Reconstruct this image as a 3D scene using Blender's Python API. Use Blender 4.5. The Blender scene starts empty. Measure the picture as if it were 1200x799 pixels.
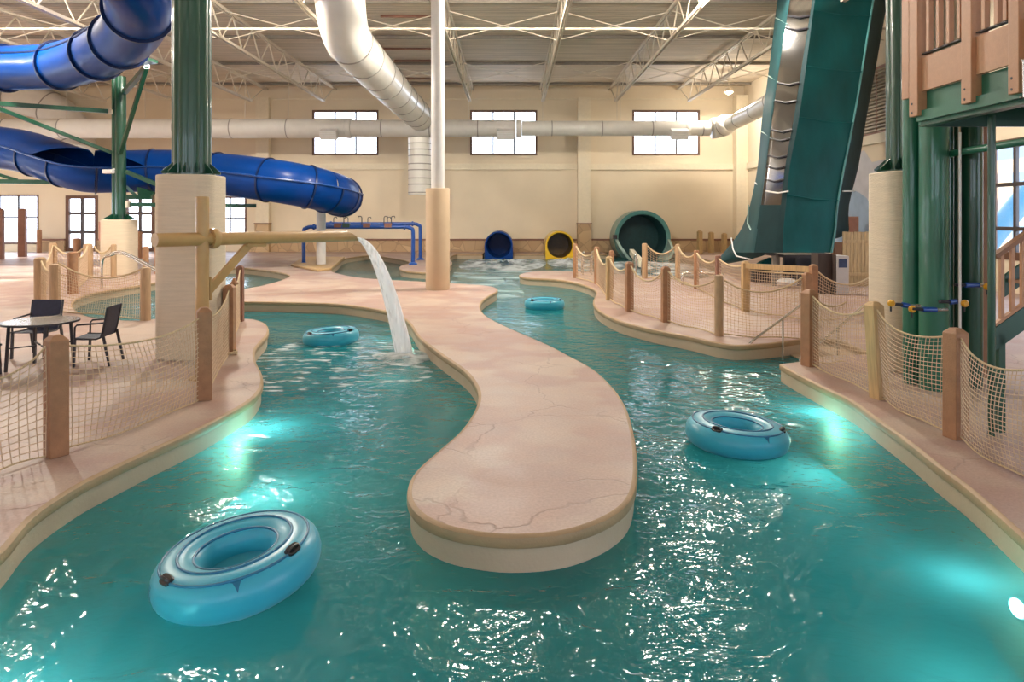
import bpy, math, random
from mathutils import Vector, Matrix, Quaternion
from mathutils.geometry import delaunay_2d_cdt
random.seed(7)
PI = math.pi
sc = bpy.context.scene
COL = sc.collection
F, HZ, CX, CAMZ, WZ = 800.0, 253.0, 600.0, 2.35, -0.28

# ---------------------------------------------------------------- surveying: image sighting -> place on the ground / at a distance
def gd(px, py, z=0.0):
    Y = (CAMZ - z) * F / (py - HZ)
    return ((px - CX) / F * Y, Y)
def at(px, py, Y):
    return Vector(((px - CX) / F * Y, Y, CAMZ - (py - HZ) / F * Y))

# ---------------------------------------------------------------- materials
def nodes_of(m):
    m.use_nodes = True
    nt = m.node_tree
    nt.nodes.clear()
    return nt, nt.nodes, nt.links
def mat(name, col, rough=0.5, metal=0.0, var=0.12, scale=6.0, bump=0.0, bscale=40.0, spec=0.5, coat=0.0, stretch=None, col2=None):
    m = bpy.data.materials.new(name)
    nt, N, L = nodes_of(m)
    out = N.new('ShaderNodeOutputMaterial'); p = N.new('ShaderNodeBsdfPrincipled')
    L.new(p.outputs[0], out.inputs[0])
    p.inputs['Roughness'].default_value = rough; p.inputs['Metallic'].default_value = metal
    p.inputs['Specular IOR Level'].default_value = spec; p.inputs['Coat Weight'].default_value = coat
    tc = N.new('ShaderNodeTexCoord'); mp = N.new('ShaderNodeMapping')
    L.new(tc.outputs['Object'], mp.inputs['Vector'])
    if stretch: mp.inputs['Scale'].default_value = stretch
    n = N.new('ShaderNodeTexNoise'); n.inputs['Scale'].default_value = scale; n.inputs['Detail'].default_value = 4
    L.new(mp.outputs[0], n.inputs['Vector'])
    r = N.new('ShaderNodeValToRGB')
    c2 = col2 or [c * (1 - var) for c in col]
    c1 = [min(1, c * (1 + var * 0.6)) for c in col]
    r.color_ramp.elements[0].color = (*c2, 1); r.color_ramp.elements[1].color = (*c1, 1)
    r.color_ramp.elements[0].position = 0.3; r.color_ramp.elements[1].position = 0.7
    L.new(n.outputs[0], r.inputs[0]); L.new(r.outputs[0], p.inputs['Base Color'])
    if bump > 0:
        nb = N.new('ShaderNodeTexNoise'); nb.inputs['Scale'].default_value = bscale; nb.inputs['Detail'].default_value = 3
        L.new(mp.outputs[0], nb.inputs['Vector'])
        b = N.new('ShaderNodeBump'); b.inputs['Strength'].default_value = bump; b.inputs['Distance'].default_value = 0.02
        L.new(nb.outputs[0], b.inputs['Height']); L.new(b.outputs[0], p.inputs['Normal'])
    return m
M = {}
M['cream'] = mat('cream_plaster', (0.80, 0.68, 0.50), 0.8, var=0.05, scale=0.5, bump=0.15, bscale=20)
M['cream_trim'] = mat('cream_trim', (0.82, 0.72, 0.54), 0.7, var=0.04)
M['column_wrap'] = mat('column_plaster', (0.72, 0.60, 0.44), 0.75, var=0.07, scale=3, bump=0.45, bscale=18, stretch=(0.6, 0.6, 9))
M['column_smooth'] = mat('column_smooth', (0.60, 0.44, 0.28), 0.6, var=0.05, scale=2)
M['white_paint'] = mat('white_paint', (0.78, 0.76, 0.73), 0.4, var=0.04)
M['steel_white'] = mat('white_steel', (0.66, 0.58, 0.46), 0.5, var=0.06)
M['steel_grey'] = mat('grey_steel', (0.25, 0.22, 0.18), 0.6, var=0.1)
M['green'] = mat('green_paint', (0.008, 0.068, 0.036), 0.32, var=0.15, scale=1.5, bump=0.08, bscale=60, coat=0.3)
M['green_light'] = mat('green_paint_light', (0.020, 0.15, 0.088), 0.35, var=0.2, scale=1.2, bump=0.08, bscale=60, coat=0.3)
M['blue'] = mat('blue_fibreglass', (0.001, 0.042, 0.225), 0.33, var=0.15, scale=1.0, spec=0.16, coat=0.06)
M['blue_dark'] = mat('dark_blue_flange', (0.002, 0.014, 0.075), 0.3, var=0.1)
M['blue_seam'] = mat('light_blue_seam', (0.015, 0.07, 0.27), 0.3, var=0.1)
M['blue_pipe'] = mat('blue_pipe_paint', (0.005, 0.065, 0.32), 0.3, var=0.1, coat=0.4)
M['yellow_slide'] = mat('yellow_fibreglass', (0.85, 0.52, 0.01), 0.3, var=0.05, coat=0.4)
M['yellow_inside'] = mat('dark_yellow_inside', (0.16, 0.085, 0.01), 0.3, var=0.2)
M['teal_rim'] = mat('teal_fibreglass', (0.09, 0.25, 0.23), 0.3, var=0.1, coat=0.3)
M['teal_pale'] = mat('pale_teal_fibreglass', (0.33, 0.47, 0.42), 0.35, var=0.1)
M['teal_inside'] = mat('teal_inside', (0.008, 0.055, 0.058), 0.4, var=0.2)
M['tarp'] = mat('teal_tarpaulin', (0.002, 0.088, 0.092), 0.5, var=0.22, scale=1.6, bump=0.5, bscale=3.5, stretch=(1, 1, 0.4), spec=0.25)
M['tarp_dark'] = mat('dark_tarpaulin', (0.008, 0.032, 0.036), 0.6, spec=0.2, var=0.2, scale=2, bump=0.3, bscale=4)
M['flank'] = mat('grey_teal_fibreglass', (0.018, 0.070, 0.076), 0.55, var=0.2, scale=1.0, spec=0.2)
M['tarp_seam'] = mat('tarp_seam', (0.06, 0.20, 0.20), 0.4, var=0.1)
M['ochre'] = mat('ochre_paint', (0.50, 0.30, 0.11), 0.4, var=0.1, scale=4, coat=0.2, bump=0.06)
M['brown_post'] = mat('brown_recycled_timber', (0.37, 0.185, 0.09), 0.6, var=0.16, scale=9, bump=0.25, bscale=70)
M['tan_post'] = mat('tan_timber', (0.46, 0.30, 0.165), 0.65, var=0.18, scale=8, bump=0.3, bscale=40, stretch=(3, 3, 0.4))
M['yellow_timber'] = mat('yellow_timber', (0.56, 0.37, 0.17), 0.6, var=0.2, scale=7, bump=0.2, bscale=30, stretch=(4, 4, 0.4))
M['dark_post'] = mat('dark_brown_timber', (0.24, 0.11, 0.07), 0.6, var=0.12)
M['panel_wood'] = mat('orange_brown_board', (0.50, 0.25, 0.125), 0.5, var=0.06, scale=20, bump=0.15, bscale=120)
M['stair_wood'] = mat('stair_timber', (0.30, 0.14, 0.07), 0.6, var=0.15)
M['fence_wood'] = mat('picket_timber', (0.52, 0.36, 0.17), 0.7, var=0.25, scale=5, bump=0.3, stretch=(6, 6, 0.5))
M['window_frame'] = mat('brown_window_frame', (0.14, 0.065, 0.035), 0.5, var=0.1)
M['mullion'] = mat('dark_mullion', (0.07, 0.055, 0.05), 0.4, var=0.1)
M['net'] = mat('tan_rope', (0.62, 0.45, 0.30), 0.8, var=0.15, scale=30)
M['rope'] = mat('beige_rope', (0.62, 0.47, 0.28), 0.85, var=0.2, scale=60, bump=0.6, bscale=120)
M['duct'] = mat('white_duct', (0.72, 0.69, 0.63), 0.33, var=0.05, scale=2, coat=0.2)
M['duct_line'] = mat('duct_seam', (0.30, 0.28, 0.25), 0.4, var=0.1)
M['chrome'] = mat('stainless_steel', (0.62, 0.58, 0.52), 0.25, metal=0.9, var=0.05)
M['navy'] = mat('navy_sling', (0.022, 0.026, 0.055), 0.6, var=0.2, scale=20, bump=0.2, bscale=150)
M['dark_metal'] = mat('dark_metal', (0.03, 0.028, 0.035), 0.4, var=0.1)
M['table_top'] = mat('mottled_table_glass', (0.33, 0.27, 0.20), 0.15, var=0.4, scale=40, bump=0.4, bscale=60)
M['black'] = mat('black_rubber', (0.008, 0.008, 0.01), 0.3, var=0.1)
M['vinyl'] = None
M['vinyl_seam'] = mat('welded_vinyl_seam', (0.012, 0.16, 0.30), 0.35, var=0.1)
M['cabinet'] = mat('grey_cabinet', (0.50, 0.48, 0.46), 0.4, var=0.05)
M['cabinet_dark'] = mat('cabinet_dark', (0.05, 0.035, 0.03), 0.5, var=0.1)
M['screen'] = mat('cabinet_blue_panel', (0.03, 0.05, 0.12), 0.3, var=0.2)
M['yellow_knob'] = mat('yellow_knob', (0.75, 0.38, 0.01), 0.35, var=0.05)
M['louvre'] = mat('taupe_louvre', (0.36, 0.30, 0.22), 0.5, var=0.08)
M['exterior'] = mat('pale_paving', (0.72, 0.70, 0.68), 0.9, var=0.08, scale=0.3)
M['outdoor_blue'] = mat('outdoor_slide_blue', (0.015, 0.11, 0.17), 0.4)
M['facade'] = mat('sand_facade', (0.20, 0.15, 0.09), 0.8, var=0.08)
M['facade_blue'] = mat('blue_grey_facade', (0.055, 0.085, 0.125), 0.8, var=0.1)
M['mural_white'] = mat('mural_white', (0.62, 0.60, 0.62), 0.8, var=0.1, scale=1.5)
M['mural_blue'] = mat('mural_blue', (0.36, 0.47, 0.60), 0.8, var=0.1, scale=2.0)
M['sign_pink'] = mat('pink_sign', (0.62, 0.32, 0.24), 0.6, var=0.1)

def vinyl():
    m = bpy.data.materials.new('light_blue_vinyl'); nt, N, L = nodes_of(m)
    out = N.new('ShaderNodeOutputMaterial'); p = N.new('ShaderNodeBsdfPrincipled'); t = N.new('ShaderNodeBsdfTranslucent')
    p.inputs['Base Color'].default_value = (0.055, 0.36, 0.50, 1); p.inputs['Roughness'].default_value = 0.34; p.inputs['Coat Weight'].default_value = 0.25
    p.inputs['Coat Roughness'].default_value = 0.3; p.inputs['Sheen Weight'].default_value = 0.25
    n = N.new('ShaderNodeTexNoise'); n.inputs['Scale'].default_value = 3
    r = N.new('ShaderNodeValToRGB'); r.color_ramp.elements[0].color = (0.028, 0.42, 0.60, 1); r.color_ramp.elements[1].color = (0.085, 0.60, 0.76, 1)
    L.new(n.outputs[0], r.inputs[0]); L.new(r.outputs[0], p.inputs['Base Color'])
    t.inputs['Color'].default_value = (0.05, 0.62, 0.75, 1)
    mx = N.new('ShaderNodeMixShader'); mx.inputs[0].default_value = 0.25
    L.new(p.outputs[0], mx.inputs[1]); L.new(t.outputs[0], mx.inputs[2]); L.new(mx.outputs[0], out.inputs[0])
    return m
M['vinyl'] = vinyl()

def deck_mat():
    m = bpy.data.materials.new('stamped_concrete'); nt, N, L = nodes_of(m)
    out = N.new('ShaderNodeOutputMaterial'); p = N.new('ShaderNodeBsdfPrincipled'); L.new(p.outputs[0], out.inputs[0])
    tc = N.new('ShaderNodeTexCoord')
    n1 = N.new('ShaderNodeTexNoise'); n1.inputs['Scale'].default_value = 0.9; n1.inputs['Detail'].default_value = 5
    n2 = N.new('ShaderNodeTexNoise'); n2.inputs['Scale'].default_value = 2.6; n2.inputs['Detail'].default_value = 6
    n3 = N.new('ShaderNodeTexNoise'); n3.inputs['Scale'].default_value = 38; n3.inputs['Detail'].default_value = 4
    for n in (n1, n2, n3): L.new(tc.outputs['Object'], n.inputs['Vector'])
    r1 = N.new('ShaderNodeValToRGB'); e = r1.color_ramp.elements
    e[0].position = 0.32; e[0].color = (0.34, 0.23, 0.195, 1); e[1].position = 0.68; e[1].color = (0.50, 0.37, 0.295, 1)
    r2 = N.new('ShaderNodeValToRGB'); e = r2.color_ramp.elements
    e[0].position = 0.30; e[0].color = (0.33, 0.27, 0.26, 1); e[1].position = 0.72; e[1].color = (0.50, 0.335, 0.265, 1)
    L.new(n1.outputs[0], r1.inputs[0]); L.new(n2.outputs[0], r2.inputs[0])
    mx = N.new('ShaderNodeMix'); mx.data_type = 'RGBA'; mx.inputs[0].default_value = 0.5
    L.new(r1.outputs[0], mx.inputs[6]); L.new(r2.outputs[0], mx.inputs[7])
    vp = N.new('ShaderNodeTexVoronoi'); vp.inputs['Scale'].default_value = 1.5; vp.feature = 'SMOOTH_F1'; vp.inputs['Smoothness'].default_value = 0.8
    wp = N.new('ShaderNodeMix'); wp.data_type = 'RGBA'; wp.blend_type = 'LINEAR_LIGHT'; wp.inputs[0].default_value = 0.22
    L.new(tc.outputs['Object'], wp.inputs[6]); L.new(n2.outputs[1], wp.inputs[7]); L.new(wp.outputs[2], vp.inputs['Vector'])
    rp_ = N.new('ShaderNodeValToRGB'); e = rp_.color_ramp.elements; e[0].position = 0.25; e[0].color = (0.41, 0.245, 0.19, 1); e[1].position = 0.75; e[1].color = (0.56, 0.45, 0.35, 1)
    sr = N.new('ShaderNodeSeparateColor'); L.new(vp.outputs['Color'], sr.inputs[0]); L.new(sr.outputs[0], rp_.inputs[0])
    mp_ = N.new('ShaderNodeMix'); mp_.data_type = 'RGBA'; mp_.inputs[0].default_value = 0.5
    L.new(mx.outputs[2], mp_.inputs[6]); L.new(rp_.outputs[0], mp_.inputs[7]); mx = mp_
    # fine grain
    r3 = N.new('ShaderNodeMapRange'); r3.inputs[1].default_value = 0.3; r3.inputs[2].default_value = 0.7; r3.inputs[3].default_value = 0.88; r3.inputs[4].default_value = 1.08
    L.new(n3.outputs[0], r3.inputs[0])
    mm = N.new('ShaderNodeMix'); mm.data_type = 'RGBA'; mm.blend_type = 'MULTIPLY'; mm.inputs[0].default_value = 1
    L.new(mx.outputs[2], mm.inputs[6]); L.new(r3.outputs[0], mm.inputs[7])
    # carved crack joints
    nw = N.new('ShaderNodeTexNoise'); nw.inputs['Scale'].default_value = 1.3; nw.inputs['Detail'].default_value = 4
    L.new(tc.outputs['Object'], nw.inputs['Vector'])
    add = N.new('ShaderNodeMix'); add.data_type = 'RGBA'; add.blend_type = 'LINEAR_LIGHT'; add.inputs[0].default_value = 0.30
    L.new(tc.outputs['Object'], add.inputs[6]); L.new(nw.outputs[1], add.inputs[7])
    v = N.new('ShaderNodeTexVoronoi'); v.feature = 'DISTANCE_TO_EDGE'; v.inputs['Scale'].default_value = 0.62
    L.new(add.outputs[2], v.inputs['Vector'])
    cr = N.new('ShaderNodeMapRange'); cr.inputs[1].default_value = 0.0; cr.inputs[2].default_value = 0.008; cr.inputs[3].default_value = 0.0; cr.inputs[4].default_value = 1.0
    L.new(v.outputs['Distance'], cr.inputs[0])
    msk = N.new('ShaderNodeMapRange'); msk.inputs[1].default_value = 0.42; msk.inputs[2].default_value = 0.56; msk.inputs[3].default_value = 1.0; msk.inputs[4].default_value = 0.0
    L.new(n1.outputs[0], msk.inputs[0])
    mxx = N.new('ShaderNodeMath'); mxx.operation = 'MAXIMUM'
    L.new(cr.outputs[0], mxx.inputs[0]); L.new(msk.outputs[0], mxx.inputs[1])
    cm = N.new('ShaderNodeMapRange'); cm.inputs[3].default_value = 0.74; cm.inputs[4].default_value = 1.0
    L.new(mxx.outputs[0], cm.inputs[0])
    m3 = N.new('ShaderNodeMix'); m3.data_type = 'RGBA'; m3.blend_type = 'MULTIPLY'; m3.inputs[0].default_value = 1
    L.new(mm.outputs[2], m3.inputs[6]); L.new(cm.outputs[0], m3.inputs[7]); L.new(m3.outputs[2], p.inputs['Base Color'])
    p.inputs['Roughness'].default_value = 0.42
    rr = N.new('ShaderNodeMapRange'); rr.inputs[3].default_value = 0.34; rr.inputs[4].default_value = 0.62
    L.new(n2.outputs[0], rr.inputs[0]); L.new(rr.outputs[0], p.inputs['Roughness'])
    p.inputs['Specular IOR Level'].default_value = 0.4
    h = N.new('ShaderNodeMath'); h.operation = 'MULTIPLY_ADD'; h.inputs[1].default_value = 0.35
    L.new(n3.outputs[0], h.inputs[0]); L.new(mxx.outputs[0], h.inputs[2])
    b = N.new('ShaderNodeBump'); b.inputs['Strength'].default_value = 0.35; b.inputs['Distance'].default_value = 0.012
    L.new(h.outputs[0], b.inputs['Height']); L.new(b.outputs[0], p.inputs['Normal'])
    return m
M['deck'] = deck_mat()
M['pool_side'] = mat('pool_side_render', (0.53, 0.40, 0.27), 0.6, var=0.08, scale=2.0, bump=0.12, bscale=30)
M['pool_lip'] = mat('coping_lip', (0.40, 0.265, 0.14), 0.55, var=0.14, scale=3.0, bump=0.15, bscale=50)
M['basin'] = mat('basin_floor', (0.22, 0.52, 0.56), 0.7, var=0.10, scale=0.7)

def stone_mat():
    m = bpy.data.materials.new('stone_veneer'); nt, N, L = nodes_of(m)
    out = N.new('ShaderNodeOutputMaterial'); p = N.new('ShaderNodeBsdfPrincipled'); L.new(p.outputs[0], out.inputs[0])
    tc = N.new('ShaderNodeTexCoord')
    v = N.new('ShaderNodeTexVoronoi'); v.inputs['Scale'].default_value = 1.5
    v2 = N.new('ShaderNodeTexVoronoi'); v2.inputs['Scale'].default_value = 1.5; v2.feature = 'DISTANCE_TO_EDGE'
    L.new(tc.outputs['Object'], v.inputs['Vector']); L.new(tc.outputs['Object'], v2.inputs['Vector'])
    r = N.new('ShaderNodeValToRGB'); r.color_ramp.elements[0].color = (0.42, 0.27, 0.15, 1); r.color_ramp.elements[1].color = (0.66, 0.47, 0.27, 1)
    L.new(v.outputs['Color'], r.inputs[0])
    mr = N.new('ShaderNodeMapRange'); mr.inputs[2].default_value = 0.05; mr.inputs[3].default_value = 0.72; mr.inputs[4].default_value = 1
    L.new(v2.outputs['Distance'], mr.inputs[0])
    mx = N.new('ShaderNodeMix'); mx.data_type = 'RGBA'; mx.blend_type = 'MULTIPLY'; mx.inputs[0].default_value = 1
    L.new(r.outputs[0], mx.inputs[6]); L.new(mr.outputs[0], mx.inputs[7]); L.new(mx.outputs[2], p.inputs['Base Color'])
    p.inputs['Roughness'].default_value = 0.7
    return m
M['stone'] = stone_mat()

def ceiling_mat():
    m = bpy.data.materials.new('corrugated_roof_deck'); nt, N, L = nodes_of(m)
    out = N.new('ShaderNodeOutputMaterial'); p = N.new('ShaderNodeBsdfPrincipled'); L.new(p.outputs[0], out.inputs[0])
    tc = N.new('ShaderNodeTexCoord'); w = N.new('ShaderNodeTexWave'); w.bands_direction = 'Y'; w.inputs['Scale'].default_value = 1.05
    w.inputs['Distortion'].default_value = 0.0
    L.new(tc.outputs['Object'], w.inputs['Vector'])
    r = N.new('ShaderNodeValToRGB'); r.color_ramp.elements[0].color = (0.56, 0.47, 0.365, 1); r.color_ramp.elements[1].color = (0.70, 0.60, 0.465, 1)
    r.color_ramp.elements[0].position = 0.05; r.color_ramp.elements[1].position = 0.4
    L.new(w.outputs[0], r.inputs[0])
    n = N.new('ShaderNodeTexNoise'); n.inputs['Scale'].default_value = 0.6; n.inputs['Detail'].default_value = 5
    mp = N.new('ShaderNodeMapping'); mp.inputs['Scale'].default_value = (0.6, 6, 1); L.new(tc.outputs['Object'], mp.inputs[0]); L.new(mp.outputs[0], n.inputs['Vector'])
    mr = N.new('ShaderNodeMapRange'); mr.inputs[1].default_value = 0.3; mr.inputs[2].default_value = 0.7; mr.inputs[3].default_value = 0.8; mr.inputs[4].default_value = 1.05
    L.new(n.outputs[0], mr.inputs[0])
    mx = N.new('ShaderNodeMix'); mx.data_type = 'RGBA'; mx.blend_type = 'MULTIPLY'; mx.inputs[0].default_value = 1
    L.new(r.outputs[0], mx.inputs[6]); L.new(mr.outputs[0], mx.inputs[7]); L.new(mx.outputs[2], p.inputs['Base Color'])
    p.inputs['Roughness'].default_value = 0.75
    b = N.new('ShaderNodeBump'); b.inputs['Strength'].default_value = 0.6; b.inputs['Distance'].default_value = 0.04
    L.new(w.outputs[0], b.inputs['Height']); L.new(b.outputs[0], p.inputs['Normal'])
    return m
M['ceiling'] = ceiling_mat()

def glass_mat(name, tint, k=0.10, ro=0.05):
    m = bpy.data.materials.new(name); nt, N, L = nodes_of(m)
    out = N.new('ShaderNodeOutputMaterial'); t = N.new('ShaderNodeBsdfTransparent'); g = N.new('ShaderNodeBsdfGlossy')
    t.inputs[0].default_value = (*tint, 1); g.inputs['Roughness'].default_value = ro
    mx = N.new('ShaderNodeMixShader'); fr = N.new('ShaderNodeLayerWeight'); fr.inputs[0].default_value = 0.5
    pw = N.new('ShaderNodeMath'); pw.operation = 'POWER'; pw.inputs[1].default_value = 5; L.new(fr.outputs['Facing'], pw.inputs[0])
    ad = N.new('ShaderNodeMath'); ad.operation = 'ADD'; ad.inputs[1].default_value = k; ad.use_clamp = True
    L.new(pw.outputs[0], ad.inputs[0]); L.new(ad.outputs[0], mx.inputs[0])
    L.new(t.outputs[0], mx.inputs[1]); L.new(g.outputs[0], mx.inputs[2]); L.new(mx.outputs[0], out.inputs[0])
    return m
M['glass'] = glass_mat('window_glass', (0.95, 0.97, 1.0), 0.03)
M['smoke_panel'] = glass_mat('smoked_slide_panel', (0.20, 0.18, 0.16), 0.22, 0.10)

def water_mat():
    m = bpy.data.materials.new('pool_water'); nt, N, L = nodes_of(m)
    out = N.new('ShaderNodeOutputMaterial')
    tc = N.new('ShaderNodeTexCoord')
    # two ripple sizes, gently warped
    mpa = N.new('ShaderNodeMapping'); mpa.inputs['Scale'].default_value = (1.0, 1.35, 1.0); mpa.inputs['Rotation'].default_value = (0, 0, 0.3)
    L.new(tc.outputs['Object'], mpa.inputs[0])
    n1 = N.new('ShaderNodeTexNoise'); n1.inputs['Scale'].default_value = 2.0; n1.inputs['Detail'].default_value = 3.0; n1.inputs['Roughness'].default_value = 0.5; n1.inputs['Distortion'].default_value = 0.7
    n2 = N.new('ShaderNodeTexNoise'); n2.inputs['Scale'].default_value = 6.5; n2.inputs['Detail'].default_value = 2.0; n2.inputs['Distortion'].default_value = 1.1
    L.new(mpa.outputs[0], n1.inputs['Vector']); L.new(mpa.outputs[0], n2.inputs['Vector'])
    # calm/rough patches
    n3 = N.new('ShaderNodeTexNoise'); n3.inputs['Scale'].default_value = 0.35; n3.inputs['Detail'].default_value = 2
    L.new(tc.outputs['Object'], n3.inputs['Vector'])
    pr = N.new('ShaderNodeMapRange'); pr.inputs[1].default_value = 0.35; pr.inputs[2].default_value = 0.65; pr.inputs[3].default_value = 0.3; pr.inputs[4].default_value = 1.0
    L.new(n3.outputs[0], pr.inputs[0])
    h1 = N.new('ShaderNodeMath'); h1.operation = 'MULTIPLY_ADD'; h1.inputs[1].default_value = 0.22
    L.new(n2.outputs[0], h1.inputs[0]); L.new(n1.outputs[0], h1.inputs[2])
    h2 = N.new('ShaderNodeMath'); h2.operation = 'MULTIPLY'; L.new(h1.outputs[0], h2.inputs[0]); L.new(pr.outputs[0], h2.inputs[1])
    b = N.new('ShaderNodeBump'); b.inputs['Strength'].default_value = 1.0; b.inputs['Distance'].default_value = 0.072
    L.new(h2.outputs[0], b.inputs['Height'])
    fr = N.new('ShaderNodeFresnel'); fr.inputs[0].default_value = 1.33; L.new(b.outputs[0], fr.inputs['Normal'])
    g = N.new('ShaderNodeBsdfGlossy'); g.inputs['Roughness'].default_value = 0.07; L.new(b.outputs[0], g.inputs['Normal'])
    t = N.new('ShaderNodeBsdfTransparent'); t.inputs[0].default_value = (0.30, 0.80, 0.78, 1)
    d = N.new('ShaderNodeBsdfDiffuse'); d.inputs[0].default_value = (0.028, 0.31, 0.345, 1)
    tl = N.new('ShaderNodeBsdfTranslucent'); tl.inputs[0].default_value = (0.06, 0.36, 0.40, 1); dt = N.new('ShaderNodeMixShader'); dt.inputs[0].default_value = 0.40
    L.new(d.outputs[0], dt.inputs[1]); L.new(tl.outputs[0], dt.inputs[2])
    mx = N.new('ShaderNodeMixShader'); mx.inputs[0].default_value = 0.68
    L.new(t.outputs[0], mx.inputs[1]); L.new(dt.outputs[0], mx.inputs[2])
    m2 = N.new('ShaderNodeMixShader'); L.new(fr.outputs[0], m2.inputs[0]); L.new(mx.outputs[0], m2.inputs[1]); L.new(g.outputs[0], m2.inputs[2])
    L.new(m2.outputs[0], out.inputs[0])
    return m
M['water'] = water_mat()

def foam_glint_mat(name, col, lo, hi, scale, stretch=(1, 1, 1), amax=1.0):
    m = bpy.data.materials.new(name); nt, N, L = nodes_of(m)
    out = N.new('ShaderNodeOutputMaterial'); tc = N.new('ShaderNodeTexCoord'); mp = N.new('ShaderNodeMapping'); mp.inputs['Scale'].default_value = stretch
    L.new(tc.outputs['Object'], mp.inputs[0])
    n = N.new('ShaderNodeTexNoise'); n.inputs['Scale'].default_value = scale; n.inputs['Detail'].default_value = 5; L.new(mp.outputs[0], n.inputs['Vector'])
    mr = N.new('ShaderNodeMapRange'); mr.inputs[1].default_value = lo; mr.inputs[2].default_value = hi; mr.inputs[4].default_value = amax; L.new(n.outputs[0], mr.inputs[0])
    d = N.new('ShaderNodeBsdfDiffuse'); d.inputs[0].default_value = (*col, 1); tl = N.new('ShaderNodeBsdfTranslucent'); tl.inputs[0].default_value = (*col, 1)
    t = N.new('ShaderNodeBsdfTransparent'); a = N.new('ShaderNodeMixShader'); a.inputs[0].default_value = 0.4
    L.new(d.outputs[0], a.inputs[1]); L.new(tl.outputs[0], a.inputs[2])
    x = N.new('ShaderNodeMixShader'); L.new(mr.outputs[0], x.inputs[0]); L.new(t.outputs[0], x.inputs[1]); L.new(a.outputs[0], x.inputs[2]); L.new(x.outputs[0], out.inputs[0])
    return m
M['foam'] = foam_glint_mat('white_foam', (0.95, 0.97, 0.97), 0.36, 0.60, 1.3, stretch=(1, 0.5, 1), amax=0.9)
M['stream'] = foam_glint_mat('falling_water', (0.95, 0.96, 0.98), 0.05, 0.52, 4.0, stretch=(4, 4, 0.06), amax=0.9)
M['flecks'] = foam_glint_mat('foam_and_glint_flecks', (0.92, 0.97, 0.98), 0.52, 0.66, 3.2, stretch=(0.8, 1.6, 1), amax=0.75)  # some foam, plus reflected brightness put into the colour
M['flecks_far'] = foam_glint_mat('far_sheen_flecks', (0.80, 0.95, 0.96), 0.40, 0.70, 1.2, stretch=(0.5, 1.0, 1), amax=0.7)  # sheen of the far water painted as pale aqua colour
M['splash'] = foam_glint_mat('splash', (0.98, 0.93, 0.92), 0.30, 0.60, 3.0, amax=0.75)

def emis(name, col, s):
    m = bpy.data.materials.new(name); nt, N, L = nodes_of(m)
    out = N.new('ShaderNodeOutputMaterial'); e = N.new('ShaderNodeEmission'); e.inputs[0].default_value = (*col, 1); e.inputs[1].default_value = s
    L.new(e.outputs[0], out.inputs[0]); return m
M['lamp'] = emis('lamp_lens', (1.0, 0.86, 0.66), 22)
M['pool_lens'] = emis('pool_lamp_lens', (0.8, 1.0, 0.97), 30)

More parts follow.
